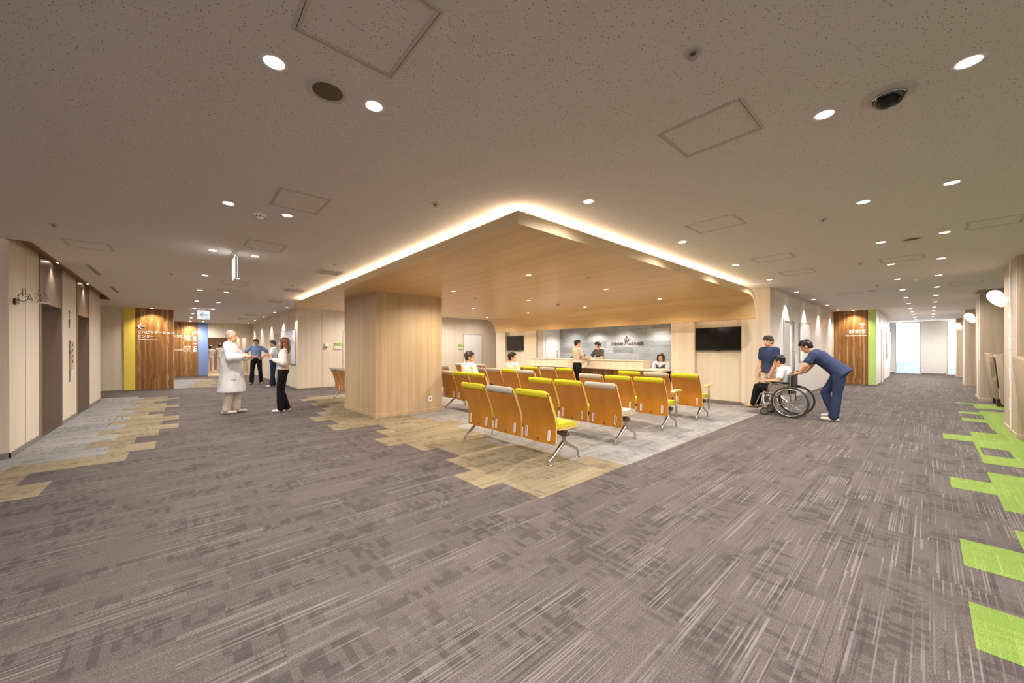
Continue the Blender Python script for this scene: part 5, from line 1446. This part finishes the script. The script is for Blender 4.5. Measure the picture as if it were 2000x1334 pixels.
# --- two men near the corridor wall
person('man in a blue polo shirt standing with hands on hips down the left corridor', (2.22, 17.62, 0), -FWD * 0.86 + RGT * 0.42, dict(
    elL=(-.40, -.03, 1.17), elR=(.40, -.03, 1.17), wrL=(-.22, .07, 1.02), wrR=(.22, .07, 1.02), hdL=(.7, .5, -.35), hdR=(-.7, .5, -.35), pnL=(.4, -.8, 0), pnR=(-.4, -.8, 0),
    anL=(-.15, -.02, .085), anR=(.15, -.02, .085), knL=(-.125, .01, .49), knR=(.125, .01, .49), toeL=(-.35, 1, 0), toeR=(.35, 1, 0), curl=0.7, hyaw=-.25), 1.76, 1.02, 'polo', 'dark', 'tan_shoe', 'short', 'hair_dark', 'skin')
person('man in a white short-sleeved shirt and navy trousers by the left corridor wall', (2.52, 15.95, 0), -RGT * 0.75 - FWD * 0.6, dict(
    elL=(-.25, .07, 1.13), elR=(.25, .07, 1.13), wrL=(.04, .20, 1.14), wrR=(-.04, .17, 1.18), hdL=(1, .15, .1), hdR=(-1, .1, .1), pnL=(0, -1, 0), pnR=(0, -1, 0),
    anL=(-.10, .06, .085), hyaw=0.35, curl=0.6), 1.69, 1.02, 'shirt', 'navy', 'shoe', 'short', 'hair_dark', 'skin')
# --- three staff in the room beyond
person('staff member in white seen from behind beside the deep blue C strip', (1.36, 29.3, 0), FWD * 0.9 - RGT * 0.4, dict(elL=(-.23, .1, 1.13), wrL=(-.1, .26, 1.1), elR=(.23, .1, 1.13), wrR=(.1, .26, 1.1), hdL=(0, 1, 0), hdR=(0, 1, 0)), 1.62, 1.0, 'offwhite', 'offwhite', 'shoe', 'short', 'hair', 'skin', tuck=False, voxel=0.014, face=False)
person('staff member in white seen from behind, middle one beyond the corridor opening', (1.78, 28.7, 0), FWD, dict(elL=(-.25, .05, 1.13), elR=(.25, .05, 1.13)), 1.70, 1.0, 'offwhite', 'offwhite', 'shoe', 'short', 'hair', 'skin', tuck=False, voxel=0.014, face=False)
person('staff member in white beyond the corridor, just left of the blue polo man', (2.30, 25.8, 0), FWD * 0.9 + RGT * 0.4, dict(elL=(-.23, .1, 1.13), wrL=(-.1, .24, 1.05), elR=(.23, .1, 1.13), wrR=(.1, .24, 1.05), hdL=(0, 1, 0), hdR=(0, 1, 0)), 1.60, 1.0, 'offwhite', 'offwhite', 'shoe', 'short', 'hair', 'skin', tuck=False, voxel=0.014, face=False)
# --- seated men
SIT = dict(pel=(0, .10, .50), waist=(0, .075, .64), chest=(0, .02, .85), neck=(0, .0, 1.015), head=(0, .035, 1.15), shL=(-.172, .005, .965), shR=(.172, .005, .965),
           elL=(-.215, .06, .70), elR=(.215, .06, .70), wrL=(-.12, .29, .63), wrR=(.12, .29, .63), hdL=(.2, 1, -.1), hdR=(-.2, 1, -.1), pnL=(0, 0, -1), pnR=(0, 0, -1),
           hipL=(-.085, .12, .52), hipR=(.085, .12, .52), knL=(-.10, .55, .50), knR=(.10, .55, .50), anL=(-.10, .53, .085), anR=(.10, .53, .085))
person('dark-haired man in a white shirt seated with his back turned, nearer the oak column', (X[1] + 0.10, 6.60, 0), (1, 0), dict(SIT, hyaw=-0.75), 1.74, 1.02, 'shirt', 'dark', 'shoe', 'short', 'hair_dark', 'skin')
person('black-haired man in a white shirt seated with his back turned, nearer the reception', (X[2] + 0.10, 6.74, 0), (1, 0), dict(SIT, hyaw=-0.95), 1.70, 0.98, 'shirt', 'dark', 'shoe', 'short', 'hair', 'skin')
# --- reception
person('short-haired visitor in a beige top and black trousers standing at the counter', (9.02, 7.13, 0), (0.95, -0.30), dict(
    elL=(-.21, .06, 1.11), elR=(.21, .08, 1.11), wrL=(-.10, .30, 1.09), wrR=(.08, .30, 1.09), hdL=(.1, 1, 0), hdR=(0, 1, 0), pnL=(0, 0, -1), pnR=(0, 0, -1), hyaw=-0.25, hpitch=-0.06), 1.63, 0.96, 'beige_top', 'dark', 'shoe', 'short', 'hair', 'skin', female=True)
person('receptionist in a grey uniform leaning her forearms on the counter, talking to the visitor', (10.10, 7.05, 0), (-1, 0.12), dict(
    pel=(0, -.06, .93), chest=(0, .05, 1.25), neck=(0, .08, 1.41), head=(0, .12, 1.545), shL=(-.16, .07, 1.36), shR=(.16, .07, 1.36), elL=(-.25, .20, 1.13), elR=(.25, .20, 1.13), wrL=(-.03, .36, 1.10), wrR=(.03, .38, 1.10),
    hdL=(1, .3, 0), hdR=(-1, .3, 0), pnL=(0, 0, -1), pnR=(0, 0, -1), hyaw=-0.25, hpitch=-0.12, curl=0.4), 1.60, 0.96, 'greytop', 'dark', 'shoe', 'tied', 'hair_dark', 'skin2', female=True)
person('receptionist with bobbed hair in a plaid vest seated at the low end of the counter', (10.32, 5.12, 0), (-1, -0.15), dict(SIT, elL=(-.22, .10, .78), elR=(.22, .10, .78), wrL=(-.12, .30, .82), wrR=(.12, .30, .82), pel=(0, -.05, .50), waist=(0, -.04, .64), hipL=(-.085, 0, .52), hipR=(.085, 0, .52), knL=(-.10, .40, .50), knR=(.10, .40, .50), anL=(-.10, .38, .085), anR=(.10, .38, .085), hyaw=0.1),
       1.62, 0.95, 'shirt', 'dark', 'shoe', 'bob', 'hair_dark', 'skin2', female=True, vest='plaid')
t = thing('office_chair', 'office chair under the seated receptionist behind the counter', 'chair', (10.33, 5.12, 0))
bm = BM(); box(bm, -0.22, 0.22, -0.22, 0.22, 0.36, 0.40); obj('seat', bm, MAT['black'], t, bevel=0.02)
bm = BM(); tube(bm, [(0, 0, 0.05), (0, 0, 0.36)], 0.025, 10)
for k_ in range(5): tube(bm, [(0, 0, 0.07), (0.24 * math.cos(k_ * 1.2566), 0.24 * math.sin(k_ * 1.2566), 0.03)], 0.016, 8)
obj('base', bm, MAT['black'], t, smooth=True)
# --- wheelchair group
person('person in a blue scrub top standing behind the wheelchair patient by the corridor corner', (9.50, 2.30, 0), (-0.75, 0.35), dict(elL=(-.20, .03, 1.10), elR=(.20, .0, 1.10), wrL=(-.17, .16, .88), wrR=(.17, .10, .86), hpitch=-0.1), 1.62, 0.92, 'scrub', 'offwhite', 'shoe', 'short', 'hair_dark', 'skin', tuck=False)
person('patient in a white T-shirt and black trousers sitting in the wheelchair', (WCX, WCY, 0), (0, 1), dict(
    pel=(0, .13, .52), waist=(0, .13, .65), chest=(0, .13, .84), neck=(0, .17, .985), head=(0, .235, 1.105), shL=(-.165, .14, .935), shR=(.165, .14, .935), elL=(-.21, .20, .71), elR=(.21, .20, .71), wrL=(-.14, .43, .69), wrR=(.14, .43, .69),
    hdL=(.25, 1, -.1), hdR=(-.25, 1, -.1), pnL=(0, 0, -1), pnR=(0, 0, -1), hipL=(-.085, .16, .535), hipR=(.085, .16, .535), knL=(-.10, .60, .56), knR=(.10, .60, .56), anL=(-.09, .66, .205), anR=(.09, .66, .205), toeL=(0, 1, -.1), toeR=(0, 1, -.1), hpitch=-0.25), 1.68, 0.98, 'shirt', 'dark', 'tan_shoe', 'short', 'hair', 'skin')
person('dark-haired nurse in navy scrubs stooping to push the wheelchair', (WCX, 1.12, 0), (0, 1), dict(
    pel=(0, -.02, .90), waist=(0, .08, 1.00), chest=(0, .26, 1.15), neck=(0, .37, 1.26), head=(0, .46, 1.355), shL=(-.175, .33, 1.20), shR=(.175, .33, 1.20), elL=(-.26, .42, 1.0), elR=(.26, .42, 1.0), wrL=(-.225, .515, .855), wrR=(.225, .515, .855),
    hdL=(.05, 1, -.05), hdR=(-.05, 1, -.05), pnL=(0, -.2, -1), pnR=(0, -.2, -1), hipL=(-.09, -.03, .88), hipR=(.09, -.03, .88), knL=(-.10, .0, .48), anL=(-.10, .05, .085), knR=(.10, .20, .49), anR=(.10, .08, .15), toeR=(0, 1, -.25), hpitch=-0.55, curl=1.3), 1.74, 1.12, 'scrub', 'scrub', 'shoe', 'short', 'hair', 'skin', tuck=False, hem=0.10, legw=1.15)
